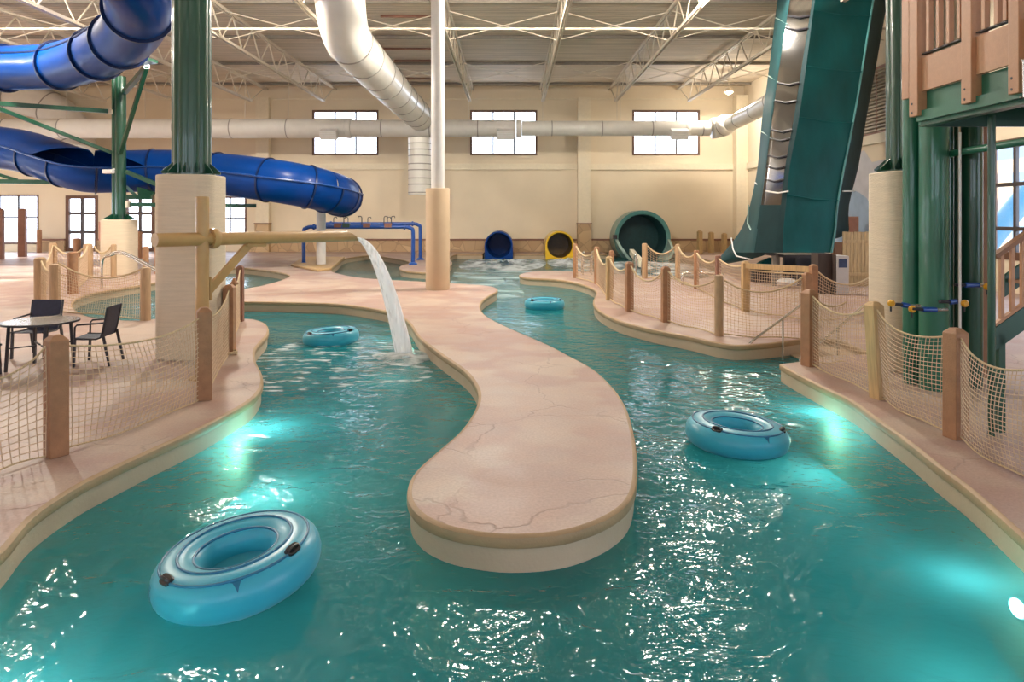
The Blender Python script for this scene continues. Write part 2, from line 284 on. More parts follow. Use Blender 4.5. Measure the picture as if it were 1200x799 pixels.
# ---------------------------------------------------------------- mesh builder
class MB:
    def __init__(s): s.v = []; s.f = []; s.mi = []; s.m = 0
    def add(s, vs, fs):
        o = len(s.v); s.v += [Vector(p) for p in vs]
        for f in fs: s.f.append([o + i for i in f]); s.mi.append(s.m)
        return s
    def box(s, c, d, R=None):
        c = Vector(c); x, y, z = d[0] / 2, d[1] / 2, d[2] / 2
        vs = [Vector((i * x, j * y, k * z)) for k in (-1, 1) for j in (-1, 1) for i in (-1, 1)]
        if R: vs = [R @ p for p in vs]
        return s.add([p + c for p in vs], [(0, 2, 3, 1), (4, 5, 7, 6), (0, 1, 5, 4), (2, 6, 7, 3), (0, 4, 6, 2), (1, 3, 7, 5)])
    def span(s, a, b):      # box between two corners
        a = Vector(a); b = Vector(b); return s.box((a + b) / 2, [abs(q) for q in (b - a)])
    def bar(s, a, b, w, h=None, up=(0, 0, 1)):
        a = Vector(a); b = Vector(b); h = h or w; t = (b - a); ln = t.length; t.normalize(); u = Vector(up)
        if abs(t.dot(u)) > 0.98: u = Vector((0, 1, 0))
        x = t.cross(u).normalized(); y = x.cross(t)
        R = Matrix((x, t, y)).transposed()
        return s.box((a + b) / 2, (w, ln, h), R)
    def tube(s, pts, r, n=10, caps=True, closed=False, arc=None):
        pts = [Vector(p) for p in pts]; k = len(pts); rs = r if isinstance(r, (list, tuple)) else [r] * k
        def tan(i):
            if closed: return (pts[(i + 1) % k] - pts[i - 1]).normalized()
            return (pts[min(i + 1, k - 1)] - pts[max(i - 1, 0)]).normalized()
        t0 = tan(0); u = Vector((0, 0, 1)) if abs(t0.z) < 0.9 else Vector((1, 0, 0))
        x = t0.cross(u).normalized(); vs = []; pt = t0
        for i in range(k):
            t = tan(i); q = pt.rotation_difference(t); x = q @ x; x = (x - t * x.dot(t)).normalized(); y = x.cross(t); pt = t
            for j in range(n):
                a = 2 * PI * j / n; vs.append(pts[i] + (x * math.cos(a) + y * math.sin(a)) * rs[i])
        fs = []
        for i in range(k if closed else k - 1):
            for j in range(n):
                a = i * n + j; b = i * n + (j + 1) % n; c = ((i + 1) % k) * n + (j + 1) % n; d = ((i + 1) % k) * n + j
                fs.append((a, d, c, b))
        if caps and not closed: fs += [tuple(range(n)), tuple((k - 1) * n + j for j in reversed(range(n)))]
        return s.add(vs, fs)
    def lathe(s, c, prof, n=32, R=None, close=False):
        c = Vector(c); vs = []; k = len(prof)
        for j in range(n):
            a = 2 * PI * j / n
            for r, z in prof:
                p = Vector((r * math.cos(a), r * math.sin(a), z)); vs.append((R @ p if R else p) + c)
        fs = []
        for j in range(n):
            for i in range(k if close else k - 1):
                a = j * k + i; b = ((j + 1) % n) * k + i; c2 = ((j + 1) % n) * k + (i + 1) % k; d = j * k + (i + 1) % k
                fs.append((a, b, c2, d))
        return s.add(vs, fs)
    def prism(s, poly, z0, z1):
        n = len(poly); vs = [(p[0], p[1], z0) for p in poly] + [(p[0], p[1], z1) for p in poly]
        return s.add(vs, [tuple(reversed(range(n))), tuple(range(n, 2 * n))] + [(i, (i + 1) % n, n + (i + 1) % n, n + i) for i in range(n)])
    def loft(s, rings, caps=True, closed=True):
        n = len(rings[0]); vs = [p for r in rings for p in r]; fs = []
        for i in range(len(rings) - 1):
            for j in range(n if closed else n - 1):
                fs.append((i * n + j, i * n + (j + 1) % n, (i + 1) * n + (j + 1) % n, (i + 1) * n + j))
        if caps and closed: fs += [tuple(reversed(range(n))), tuple((len(rings) - 1) * n + j for j in range(n))]
        return s.add(vs, fs)
    def build(s, name, m, parent=None, smooth=False, label=None, bevel=0, **kw):
        me = bpy.data.meshes.new(name)
        off = parent.matrix_world.translation.copy() if parent is not None and parent.parent is None else Vector((0, 0, 0))
        if parent is not None:
            off = Vector(parent.get('_o', (0, 0, 0)))
        me.from_pydata([p - off for p in s.v], [], s.f)
        for mm in (m if isinstance(m, (list, tuple)) else [m]): me.materials.append(mm)
        if isinstance(m, (list, tuple)):
            for p, i in zip(me.polygons, s.mi): p.material_index = i
        me.validate(); me.update()
        o = bpy.data.objects.new(name, me); COL.objects.link(o)
        if parent is not None: o.parent = parent; o['_o'] = tuple(off)
        if smooth:
            for p in me.polygons: p.use_smooth = True
            if smooth != 'all':
                me.set_sharp_from_angle(angle=math.radians(40))
        if bevel:
            b = o.modifiers.new('soft_edges', 'BEVEL'); b.width = bevel; b.segments = 2; b.limit_method = 'ANGLE'
        if label: o['label'] = label
        for k2, v2 in kw.items(): o[k2] = v2
        return o
def thing(name, loc, label, cat, group=None):
    o = bpy.data.objects.new(name, None); COL.objects.link(o); o.location = loc; o['_o'] = tuple(loc)
    o['label'] = label; o['category'] = cat; o.empty_display_size = 0.2
    if group: o['group'] = group
    return o
def tag(o, label, cat=None, group=None, kind=None):
    o['label'] = label
    if cat: o['category'] = cat
    if group: o['group'] = group
    if kind: o['kind'] = kind
    return o
def struct(o, label=None):
    o['kind'] = 'structure'
    if label: o['label'] = label
    return o
def catmull(pts, sub=6, closed=False):
    P = [Vector(p) for p in pts]; n = len(P); out = []
    rng = range(n) if closed else range(n - 1)
    for i in rng:
        if closed: a, b, c, d = P[i - 1], P[i], P[(i + 1) % n], P[(i + 2) % n]
        else: a, b, c, d = P[max(i - 1, 0)], P[i], P[i + 1], P[min(i + 2, n - 1)]
        for k in range(sub):
            t = k / sub
            out.append(0.5 * ((2 * b) + (c - a) * t + (2 * a - 5 * b + 4 * c - d) * t * t + (3 * b - a - 3 * c + d) * t ** 3))
    if not closed: out.append(P[-1])
    return out
def resample(pts, step, closed=True):
    P = list(pts) + ([pts[0]] if closed else []); L = [0]
    for a, b in zip(P, P[1:]): L.append(L[-1] + (b - a).length)
    n = max(4, int(L[-1] / step)); out = []; j = 0
    for i in range(n if closed else n + 1):
        d = L[-1] * i / n
        while j < len(L) - 2 and L[j + 1] < d: j += 1
        seg = L[j + 1] - L[j]; out.append(P[j].lerp(P[j + 1], (d - L[j]) / seg if seg > 1e-9 else 0))
    return out

# ---------------------------------------------------------------- room shell
XL, XR, YB, YF, CZ = -36.0, 15.3, 45.0, -12.0, 10.9
def wall(name, axis, pos, a0, a1, z0, z1, holes, m, out, th=0.3):
    """axis 'x': wall plane at x=pos spanning y a0..a1; axis 'y': plane at y=pos spanning x."""
    us = sorted({a0, a1, *[h[0] for h in holes], *[h[1] for h in holes]}); zs = sorted({z0, z1, *[h[2] for h in holes], *[h[3] for h in holes]})
    us = [u for u in us if a0 <= u <= a1]
    mb = MB()
    for i in range(len(us) - 1):
        for j in range(len(zs) - 1):
            u, z = (us[i] + us[i + 1]) / 2, (zs[j] + zs[j + 1]) / 2
            if any(h[0] < u < h[1] and h[2] < z < h[3] for h in holes): continue
            if axis == 'y': mb.span((us[i], pos, zs[j]), (us[i + 1], pos + out * th, zs[j + 1]))
            else: mb.span((pos, us[i], zs[j]), (pos + out * th, us[i + 1], zs[j + 1]))
    return struct(mb.build(name, m))
def window(name, axis, pos, out, a0, a1, z0, z1, nu, zbars, fw=0.12, mw=0.09, m=None, label=None):
    m = m or M['window_frame']
    def P(u, d, z): return (u, pos + out * d, z) if axis == 'y' else (pos + out * d, u, z)
    fb = MB()
    for q in ((a0, a0 + fw, z0, z1), (a1 - fw, a1, z0, z1), (a0 + fw, a1 - fw, z0, z0 + fw), (a0 + fw, a1 - fw, z1 - fw, z1)):
        fb.span(P(q[0], -0.03, q[2]), P(q[1], 0.16, q[3]))
    fo = struct(fb.build(name, m), label)
    mb = MB()
    for i in range(1, nu):
        u = a0 + fw + (a1 - a0 - 2 * fw) * i / nu
        mb.span(P(u - mw / 2, 0.02, z0 + fw), P(u + mw / 2, 0.12, z1 - fw))
    for zb in zbars: mb.span(P(a0 + fw, 0.0, zb - mw / 2), P(a1 - fw, 0.14, zb + mw / 2))
    if mb.f: mb.build('muntin', M['mullion'], fo)
    g = MB(); g.span(P(a0 + fw * .8, 0.09, z0 + fw * .8), P(a1 - fw * .8, 0.10, z1 - fw * .8)); g.build('pane', M['glass'], fo)
    return fo

def wx(px): return (px - CX) / F * YB
def wz(py): return CAMZ - (py - HZ) / F * YB
back_wins = [(wx(366), wx(443.5), wz(182), wz(129)), (wx(551), wx(629.5), wz(182), wz(129)), (wx(741), wx(820), wz(182), wz(129))]
low_wins = [(wx(-48), wx(45.5), 0.5, wz(228)), (wx(77), wx(115), 0.02, wz(229)), (wx(146), wx(181.5), 0.02, wz(229)), (wx(250), wx(289), 0.5, wz(230))]
wall('wall_back', 'y', YB, XL, XR, -1.3, CZ, back_wins + low_wins, M['cream'], 1)
for i, h in enumerate(back_wins):
    window('window_%d' % (i + 1), 'y', YB, 1, *h, 3, [], fw=0.13, mw=0.10, label='high three-light window with brown frame in the cream end wall')
window('window_4', 'y', YB, 1, *low_wins[0], 4, [wz(254.5)], label='wide low window with brown frame')
for i, (h, nm) in enumerate(((low_wins[1], 'door_1'), (low_wins[2], 'door_2'))):
    window(nm, 'y', YB, 1, *h, 2, [wz(250), wz(272)], fw=0.22, mw=0.2, label='glazed brown-framed door with transom light')
window('window_5', 'y', YB, 1, *low_wins[3], 2, [wz(255.5)], label='low window behind the beige column')
left_wins = [(12, 20, 0.4, 3.75), (22, 27.2, 0.3, 3.75), (28.2, 33.5, 0.3, 3.75), (37.5, 43.8, 0.3, 3.4), (-8, -2, 0.4, 3.75), (1, 9, 0.4, 3.75)]
wall('wall_left', 'x', XL, YF, YB, -1.3, CZ, left_wins, M['cream'], -1)
for i, h in enumerate(left_wins): window('window_%d' % (6 + i), 'x', XL, -1, *h, 4, [h[2] + (h[3] - h[2]) * .5], label='tall side window')
def ry(px): return XR * F / (px - CX)
curt = (14.0, 22.0, 1.0, CAMZ + (253 - 165) / F * 21.5)
right_wins = [curt, (-8, 2, 0.6, 7.5)]
wall('wall_right', 'x', XR, YF, YB, -1.3, CZ, right_wins, M['cream'], 1)
window('window_12', 'x', XR, 1, *curt, 8, [CAMZ + (253 - 216) / F * 21, CAMZ - (268 - 253) / F * 21], fw=0.25, mw=0.12, label='large gridded window behind the play tower')
window('window_13', 'x', XR, 1, *right_wins[1], 6, [3, 5.2], label='large side window')
front_fill_wins = [(-20, -8, 3.0, 6.5), (-4, 8, 3.0, 6.5)]  # openings added behind the camera to let in soft fill daylight
wall('wall_front', 'y', YF, XL, XR, -1.3, CZ, front_fill_wins, M['cream'], -1)
for i, h in enumerate(front_fill_wins): window('window_%d' % (14 + i), 'y', YF, -1, *h, 6, [4.7], label='large unseen end window added for daylight fill')
struct(MB().span((XL - .3, YF - .3, CZ), (XR + .3, YB + .3, CZ + .25)).build('ceiling', M['ceiling']))

# bands, plinth and pilasters of the end wall
tb = MB()
tb.span((XL, YB - 0.12, wz(199)), (XR, YB - 0.002, wz(192)))
struct(tb.build('trim_1', M['cream_trim'], bevel=0.01), 'pale horizontal band along the end wall')
tb = MB().span((XL, YB - 0.10, CZ - 0.9), (XR, YB - 0.002, wz(115)))
struct(tb.build('trim_2', M['cream_trim']), 'pale ledge under the roof')
tb = MB()
segs = [(XL, low_wins[0][0]), (low_wins[0][1], low_wins[1][0]), (low_wins[1][1], low_wins[2][0]), (low_wins[2][1], low_wins[3][0]), (low_wins[3][1], XR)]
for a, b in segs: tb.span((a, YB - 0.15, 0.0), (b, YB - 0.002, wz(281.5)))
struct(tb.build('baseboard_back', M['stone']), 'stone veneer plinth of the end wall')
tb = MB()
for a, b in segs: tb.span((a, YB - 0.22, wz(281.5)), (b, YB - 0.002, wz(279.8)))
struct(tb.build('trim_3', M['dark_post']), 'dark cap on the stone plinth')
for i, px in enumerate((310, 684)):
    mb = MB().span((wx(px - 7.5), YB - 0.45, wz(262)), (wx(px + 7.5), YB, CZ - 0.8)); o = struct(mb.build('trim_%d' % (4 + i), M['cream_trim']), 'cream pilaster on the end wall')
    MB().span((wx(px - 8), YB - 0.55, 0), (wx(px + 8), YB, wz(262.8))).build('stone_base', M['stone'], o)
    MB().span((wx(px - 8.5), YB - 0.6, wz(262.8)), (wx(px + 8.5), YB, wz(261.2))).build('cap', M['dark_post'], o)
struct(MB().span((XR - 0.75, YB - 0.8, 0), (XR, YB - 0.002, CZ - 0.7)).build('trim_6', M['cream_trim']), 'corner pier of the hall')
struct(MB().span((XL, YB - 0.8, 0), (wx(95), YB - 0.002, 0.0001)).build('trim_7', M['cream_trim']))
for px_y in (36.5,):
    struct(MB().span((XR - 0.4, px_y - .4, 0), (XR, px_y + .4, CZ - .4)).build('trim_8', M['cream_trim']))
struct(MB().span((XR - 0.12, 23, wz(199)), (XR - .002, 44.2, wz(192))).build('trim_9', M['cream_trim']))

# ---------------------------------------------------------------- pools and deck
edgeA = [(-3.2, -4), (-3.2, 2), (-3.35, 3.6), (-3.55, 4.4)] + [gd(*p) for p in ((0, 644), (36, 604), (90, 568), (135, 546), (180, 525), (225, 505), (256, 489), (288, 471), (301, 459), (306, 447), (304, 436), (298, 424), (297, 411), (303, 402), (312, 392), (313, 384), (308, 378), (298, 374.5), (284, 373))]
edgeA += [(-7.3, 16.0), (-8.3, 16.5), (-8.7, 17.6), (-8.2, 18.6)]
edgeB = [gd(*p) for p in ((283, 353), (350, 354), (400, 356), (437, 361), (462, 366.5), (480, 377), (492, 394), (516, 413), (546, 434), (560, 452), (563, 467), (557, 484), (542, 505), (516, 528), (494, 548), (483, 565), (482, 584), (494, 601), (516, 613), (545, 621), (584, 626), (621, 626), (659, 622), (693, 612), (719, 599), (735, 584), (742, 564), (743, 538), (740, 509), (731, 477), (715, 452.5), (693, 432), (665, 416.5), (640, 403.5), (595, 384), (570, 371), (562, 361.5), (564, 353), (573, 346), (582, 341), (580, 337), (568, 334.5), (548, 333), (528, 331.7), (497, 330), (450, 327.5), (420, 325), (400, 321.5), (388, 317), (396, 309), (406, 302.4))]
edgeF = [(-8.6, 40.9)] + [gd(*p) for p in ((440, 299.2), (470, 304), (481, 307.5), (471, 311), (468.5, 314), (474, 317), (488, 318.6), (510, 319.3))] + [(-3.0, 30.2), (-3.0, 34), (-3.5, 38), (-3.5, 41.6), (-3.0, 42), (-1.9, 42), (-1.84, 42.06), (-1.82, 44.1), (-1.76, 44.2), (0.06, 44.2), (0.12, 44.1), (0.14, 42.06), (0.2, 42), (1.9, 42), (1.96, 42.06), (1.98, 44.1), (2.04, 44.2), (3.8, 44.2), (3.86, 44.1), (3.88, 42.06), (3.94, 42), (4.5, 42), (5.6, 42), (5.85, 42.4), (5.9, 44.6), (6.1, 44.85), (9.9, 44.85), (10.15, 44.6), (10.3, 42), (10.5, 38), (10.3, 34), (9.2, 30)]
edgeC = [gd(*p) for p in ((822, 326.5), (800, 325), (760, 323), (735, 321.5), (700, 319.5), (670, 318), (634, 317.5), (616, 319.5), (609, 322.5), (617, 325.2), (650, 327), (673, 330.5), (690, 335.5), (699, 341), (698.5, 347), (696, 353), (699, 360), (709, 367.5), (728, 376), (750, 382), (775, 387.5), (812, 394.5), (840, 401), (862, 404), (890, 403), (922, 399.5), (943, 396.5))]
edgeS = [(5.75, 13.12), (6.2, 13.0), (6.22, 12.9), (6.15, 11.7), (6.08, 11.6), (5.3, 11.48), (4.87, 11.12)]
edgeD = [gd(*p) for p in ((915, 426.5), (932, 436), (962, 451.5), (1000, 470), (1025, 488), (1050, 505.5), (1075, 524), (1100, 544), (1130, 566), (1160, 591), (1200, 626.5))] + [(3.62, 4.3), (3.5, 3.2), (3.4, 2), (3.4, -4)]
def smooth_part(pts, sub=5): return catmull([Vector((p[0], p[1], 0)) for p in pts], sub)
R1 = smooth_part(edgeA + edgeB + edgeF + edgeC) + [Vector((p[0], p[1], 0)) for p in edgeS[0:]] + smooth_part(edgeD)
def clean(P, eps=0.02):
    out = []
    for p in P:
        if not out or (p - out[-1]).length > eps: out.append(p)
    if (out[0] - out[-1]).length < eps: out.pop()
    return out
R1 = clean(R1)
R2 = clean(catmull([Vector((*gd(*p), 0)) for p in ((84, 360), (100, 370), (125, 374), (160, 375.5), (190, 372), (235, 358), (282, 340), (310, 334), (332, 327.5), (340, 322.5), (325, 318.5), (300, 315), (280, 313.5), (240, 316), (185, 330), (150, 336), (110, 343), (88, 351))], 5, True))

def inside(p, poly):
    c = False; n = len(poly); j = n - 1
    for i in range(n):
        a, b = poly[i], poly[j]
        if (a.y > p[1]) != (b.y > p[1]) and p[0] < (b.x - a.x) * (p[1] - a.y) / (b.y - a.y) + a.x: c = not c
        j = i
    return c
def cdt(loops, keep, step=None):
    vs, es = [], []
    for lp in loops:
        o = len(vs); vs += [Vector((p[0], p[1])) for p in lp]; n = len(lp); es += [(o + i, o + (i + 1) % n) for i in range(n)]
    if step:
        x = XL + step / 2
        while x < XR:
            y = YF + step / 2
            while y < YB: vs.append(Vector((x, y))); y += step
            x += step
    r = delaunay_2d_cdt(vs, es, [], 1, 1e-5)
    V, Fs = r[0], [f for f in r[2]]; out = []
    for f in Fs:
        c = (sum(V[i].x for i in f) / 3, sum(V[i].y for i in f) / 3)
        if keep(c): out.append(tuple(f))
    return V, out
rect = [Vector((XL, YF, 0)), Vector((XR, YF, 0)), Vector((XR, YB, 0)), Vector((XL, YB, 0))]
V, Fs = cdt([rect, R1, R2], lambda c: not inside(c, R1) and not inside(c, R2))
struct(MB().add([(v.x, v.y, 0) for v in V], Fs).build('floor', M['deck']), 'pinkish stamped concrete pool deck')
for nm, R, lab in (('water', R1, 'rippled teal water of the winding river'), ('water.001', R2, 'teal water of the shallow oval pool')):
    V, Fs = cdt([R], lambda c: inside(c, R))
    tag(MB().add([(v.x, v.y, WZ) for v in V], Fs).build(nm, M['water']), lab, kind='stuff')
def signed(P): return sum(a.x * b.y - b.x * a.y for a, b in zip(P, P[1:] + P[:1])) / 2
def rim(R, name, lab):
    s = 1 if signed(R) > 0 else -1; n = len(R); nor = []
    for i in range(n):
        t = (R[(i + 1) % n] - R[i - 1]).normalized(); nor.append(Vector((-t.y, t.x, 0)) * s)     # towards the water
    prof = [(-0.012, 0.003, 0), (0.010, -0.002, 0), (0.026, -0.014, 0), (0.030, -0.035, 0), (0.030, -0.082, 0), (0.022, -0.094, 0), (0.0, -0.097, 1), (0.0, -1.12, 1)]
    mb = MB(); k = len(prof); vs = [R[i] + nor[i] * d + Vector((0, 0, z)) for i in range(n) for d, z, _ in prof]
    mb.v = vs
    for i in range(n):
        for j in range(k - 1):
            mb.f.append([i * k + j, i * k + j + 1, ((i + 1) % n) * k + j + 1, ((i + 1) % n) * k + j]); mb.mi.append(prof[j][2] if j < 6 else 1)
    o = mb.build(name, [M['pool_lip'], M['pool_side']], smooth=True); struct(o, lab)
rim(R1, 'trim_10', 'rounded coping and cream side wall of the winding river')
rim(R2, 'trim_11', 'rounded coping of the oval pool')
V, Fs = cdt([rect], lambda c: True)
struct(MB().add([(v.x, v.y, -1.1) for v in V], Fs).build('pool_basin', M['basin']), 'pale aqua pool basin floor')
# entry steps in the cove
for k, (x0, x1, zt) in enumerate(((5.72, 6.2, -0.13), (5.25, 5.72, -0.26), (4.8, 5.25, -0.41), (4.36, 4.8, -0.56))):
    mb = MB().span((x0, 11.0, -1.1), (x1, 13.15, zt))
    struct(mb.build('pool_step', M['pool_side']), 'entry step going down into the river')

# ---------------------------------------------------------------- inner tubes
def rotm(rx, ry_, rz): return (Matrix.Rotation(rz, 3, 'Z') @ Matrix.Rotation(ry_, 3, 'Y') @ Matrix.Rotation(rx, 3, 'X'))
def make_tube(label):
    root = thing('inner_tube', (0, 0, 0), label, 'inner tube', 'light blue inner tubes floating on the river')
    prof = []; Rm, a, b = 0.405, 0.170, 0.155
    for i in range(28):
        t = 2 * PI * i / 28; c, s_ = math.cos(t), math.sin(t)
        prof.append((Rm + a * (abs(c) ** 0.92) * (1 if c > 0 else -1), b * (abs(s_) ** 0.85) * (1 if s_ > 0 else -1) ))
    MB().lathe((0, 0, 0), prof, 64, close=True).build('tube_body', M['vinyl'], root, smooth='all')
    def surf(r):     # top height at radius r
        c = min(1, abs((r - Rm) / a)) ** (1 / 0.92); return b * math.sqrt(max(0, 1 - c * c)) ** 0.85
    for r in (0.50, 0.385, 0.285):
        pts = []
        for i in range(64):
            th = 2 * PI * i / 64; pts.append((r * math.cos(th), r * math.sin(th), surf(r) + 0.001))
        MB().tube(pts, 0.0105, 6, closed=True).build('welded_seam', M['vinyl_seam'], root, smooth='all')
    MB().lathe((0, 0, -0.04), [(0.0, 0), (0.25, 0.0), (0.25, -0.012), (0.0, -0.012)], 40).build('mesh_floor', M['vinyl'], root, smooth=True)
    # drip-shaped weld tab
    mb = MB(); r0 = 0.50; th0 = -PI / 2 + 0.28
    v = []
    for (dt, r) in ((-0.14, 0.503), (-0.05, 0.520), (-0.025, 0.540), (0, 0.562), (0.025, 0.540), (0.05, 0.520), (0.14, 0.503)):
        v.append(((r) * math.cos(th0 + dt), r * math.sin(th0 + dt), surf(r) + 0.006))
    mb.add(v, [tuple(range(7))]); mb.build('weld_tab', M['vinyl_seam'], root)
    for sgn, th in ((0, math.radians(-136)), (1, math.radians(-26))):
        r = 0.49; c = Vector((r * math.cos(th), r * math.sin(th), surf(r)))
        nrm = Vector((math.cos(th), math.sin(th), 1.3)).normalized(); tg = Vector((-math.sin(th), math.cos(th), 0)); bi = nrm.cross(tg)
        Rr = Matrix((tg, bi, nrm)).transposed()
        mb = MB(); pl = []
        for i in range(20):
            t = 2 * PI * i / 20; ct, st = math.cos(t), math.sin(t)
            pl.append((0.062 * abs(ct) ** .6 * (1 if ct > 0 else -1), 0.036 * abs(st) ** .6 * (1 if st > 0 else -1)))
        rings = [[c + Rr @ Vector((x * q, y * q, h)) for x, y in pl] for q, h in ((1, -0.02), (1, 0.012), (0.9, 0.018))]
        mb.loft(rings); hb = mb.build('handle', M['black'], root, smooth=True)
        MB().tube([c + Rr @ Vector((x, 0, h)) for x, h in ((-0.045, 0.01), (-0.035, 0.03), (0, 0.038), (0.035, 0.03), (0.045, 0.01))], 0.011, 8).build('grip', M['black'], hb, smooth=True)
    return root
def copy_tree(o, parent=None):
    c = o.copy(); COL.objects.link(c)
    if parent: c.parent = parent
    for ch in list(o.children): copy_tree(ch, c)
    return c
t0 = make_tube('large light blue inner tube, tilted, floating beside the sweeping left bank')
spots = [((280, 657), 4.92, (math.radians(2), math.radians(-7), math.radians(6)), 'largest light blue inner tube, tilted, floating off the rounded tip of the island'),
         ((863, 503), 7.9, (math.radians(0), math.radians(4), math.radians(2)), 'light blue inner tube floating near the underwater lamp by the brown post'),
         ((388, 391), 14.3, (0, math.radians(-3), math.radians(3)), 'light blue inner tube floating beside the falling water'),
         ((638, 354.5), 19.6, (0, 0, 0), 'smallest light blue inner tube, afloat in the far channel between the banks')]
for i, ((px, py), Y, r, lab) in enumerate(spots):
    o = t0 if i == 0 else copy_tree(t0)
    o.location = ((px - CX) / F * Y, Y, WZ + 0.105 + (0.02 if i == 0 else 0)); o.rotation_euler = r; o['label'] = lab
# printed patch on the big tube
mb = MB()
for j in range(6):
    for i in range(3):
        th = math.radians(-150 - i * 3.5); z = 0.075 - j * 0.016; rr = 0.405 + 0.170 * math.sqrt(max(0, 1 - ((abs(z) / 0.155) ** (1 / 0.85)) ** 2)) ** 0.92 + 0.003
        th2 = th - math.radians(3.0); z2 = z - 0.009
        mb.add([(rr * math.cos(th), rr * math.sin(th), z), (rr * math.cos(th2), rr * math.sin(th2), z), ((rr + .002) * math.cos(th2), (rr + .002) * math.sin(th2), z2), ((rr + .002) * math.cos(th), (rr + .002) * math.sin(th), z2)], [(0, 1, 2, 3)])
pm = mb.build('printed_patch', M['vinyl_seam']); pm.parent = t0

# ---------------------------------------------------------------- columns
def rr_poly(cx, cy, w, d, r, n=6):
    out = []
    for sx, sy, a0 in ((1, 1, 0), (-1, 1, 90), (-1, -1, 180), (1, -1, 270)):
        for i in range(n + 1):
            a = math.radians(a0 + 90 * i / n); out.append((cx + sx * (w / 2 - r) + r * math.cos(a), cy + sy * (d / 2 - r) + r * math.sin(a)))
    return out
def support(name, cx, cy, w, h, pipes, ptop, label, rnd=0.16, flange=0.36, pm='green', colm='column_wrap', fins=12):
    root = thing(name, (cx, cy, 0), label, 'column')
    MB().prism(rr_poly(cx, cy, w, w, rnd), 0, h).build('pedestal', M[colm], root, smooth=True, bevel=0.02)
    MB().prism([(cx + flange * 1.05 * math.cos(2 * PI * i / 24), cy + flange * 1.05 * math.sin(2 * PI * i / 24)) for i in range(24)], h, h + 0.03).build('base_plate', M[pm], root)
    R0 = 0
    for dx, dy, r in pipes:
        MB().tube([(cx + dx, cy + dy, h + 0.03), (cx + dx, cy + dy, ptop)], r, 20).build('pipe', M[pm], root, smooth=True)
        R0 = max(R0, math.hypot(dx, dy) + r)
    for i in range(fins):
        a = 2 * PI * i / fins + 0.13; e = Vector((math.cos(a), math.sin(a), 0)); t = Vector((-e.y, e.x, 0)) * 0.008; c = Vector((cx, cy, h + 0.03)); q = R0 * 0.86
        vs = [c + e * q - t, c + e * flange * 1.3 - t, c + e * flange * 1.3 + Vector((0, 0, .03)) - t, c + e * q + Vector((0, 0, 0.21)) - t]
        vs += [p + 2 * t for p in vs]
        MB().add(vs, [(0, 1, 2, 3), (7, 6, 5, 4), (0, 4, 5, 1), (1, 5, 6, 2), (2, 6, 7, 3), (3, 7, 4, 0)]).build('gusset', M[pm], root)
    return root
cluster = [(0, 0, 0.20)] + [(0.185 * math.cos(a), 0.185 * math.sin(a), 0.125) for a in [math.radians(x) for x in (200, 238, 270, 302, 340, 20, 90, 160)]]
support('column_with_green_pipes', -5.42, 11.55, 0.96, 3.03, cluster, CZ - 0.05, 'beige plastered column under thick ribbed dark green pipes, behind the water spout', rnd=0.3)
support('column_with_green_pipes', 6.16, 10.62, 0.96, 3.03, cluster, CZ - 0.05, 'wide beige plastered column beside the green pipes of the play tower', rnd=0.3)
lx = (140 - CX) / F * 27.6
support('column_with_green_pipes', lx, 27.6, 1.13, 2.2, [(-0.16, 0, 0.14), (0.08, -0.05, 0.2)], CAMZ + (253 - 90) / F * 27.6, 'squat beige column with a plain green post carrying the blue slide', rnd=0.3, flange=0.42)
c = thing('round_column', ((513 - CX) / F * 21.9, 21.9, 0), 'round tan column on the island carrying a slim white pole up to the roof', 'column')
cc = Vector(((513 - CX) / F * 21.9, 21.9, 0))
MB().lathe(cc, [(0, 0), (0.385, 0), (0.385, 3.2), (0.37, 3.23), (0.2, 3.23)], 40).build('sleeve', M['column_smooth'], c, smooth=True)
MB().tube([cc + Vector((0, 0, 3.22)), cc + Vector((0, 0, CZ - 0.05))], 0.215, 24).build('pole', M['white_paint'], c, smooth=True)
p = Vector(((376.3 - CX) / F * 31.9, 31.9, 0))
tag(MB().lathe(p, [(0, 0), (0.21, 0), (0.21, 2.55), (0, 2.55)], 24).build('round_column', M['white_paint'], smooth=True), 'slim white column under the curled end of the blue slide', 'column')

# ---------------------------------------------------------------- fence posts
posts = {}
def post(key, px, py, topy, w, style, m, label, lean=None, h=None, rot=None, tank=False):
    x, y = gd(px, py); y += w / 2
    h = h if h is not None else CAMZ - (topy - HZ) / F * y
    rot = (rot if rot is not None else 0.3); mb = MB()
    if style == 'square':
        b = [(w / 2 * sx, w / 2 * sy) for sx, sy in ((1, 1), (-1, 1), (-1, -1), (1, -1))]
        prof = [(1, 0), (1, h - w * 0.30), (0.93, h - w * 0.26), (0.45, h)]
    else:
        b = [(w / 2 * math.cos(2 * PI * i / 14), w / 2 * math.sin(2 * PI * i / 14)) for i in range(14)]
        prof = [(1, 0), (1, h - w * 0.22), (0.88, h - w * 0.07), (0.6, h)]
    R = Matrix.Rotation(rot, 3, 'Z'); ln = Vector(lean) if lean else Vector((0, 0, 0))
    rings = [[Vector((x, y, z)) + ln * (z / h) + R @ Vector((p[0] * q, p[1] * q, 0)) for p in b] for q, z in prof]
    mb.loft(rings); o = mb.build('fence_post', M[m], smooth=True, bevel=0.006 if style == 'square' and y < 14 else 0)
    tag(o, label, 'fence post'); posts[key] = (Vector((x, y, 0)), h, w, ln); return o
post('a0', -105, 588, 430, 0.17, 'square', 'brown_post', 'square brown fence post just beyond the left edge of the table terrace', h=1.17)
post('a1', 59, 537, 392, 0.17, 'square', 'brown_post', 'thick square brown fence post in front of the patio table', rot=0.95)
post('a2', 235.5, 470, 360, 0.175, 'square', 'brown_post', 'square brown fence post in front of the ochre spout upright', rot=0.5)
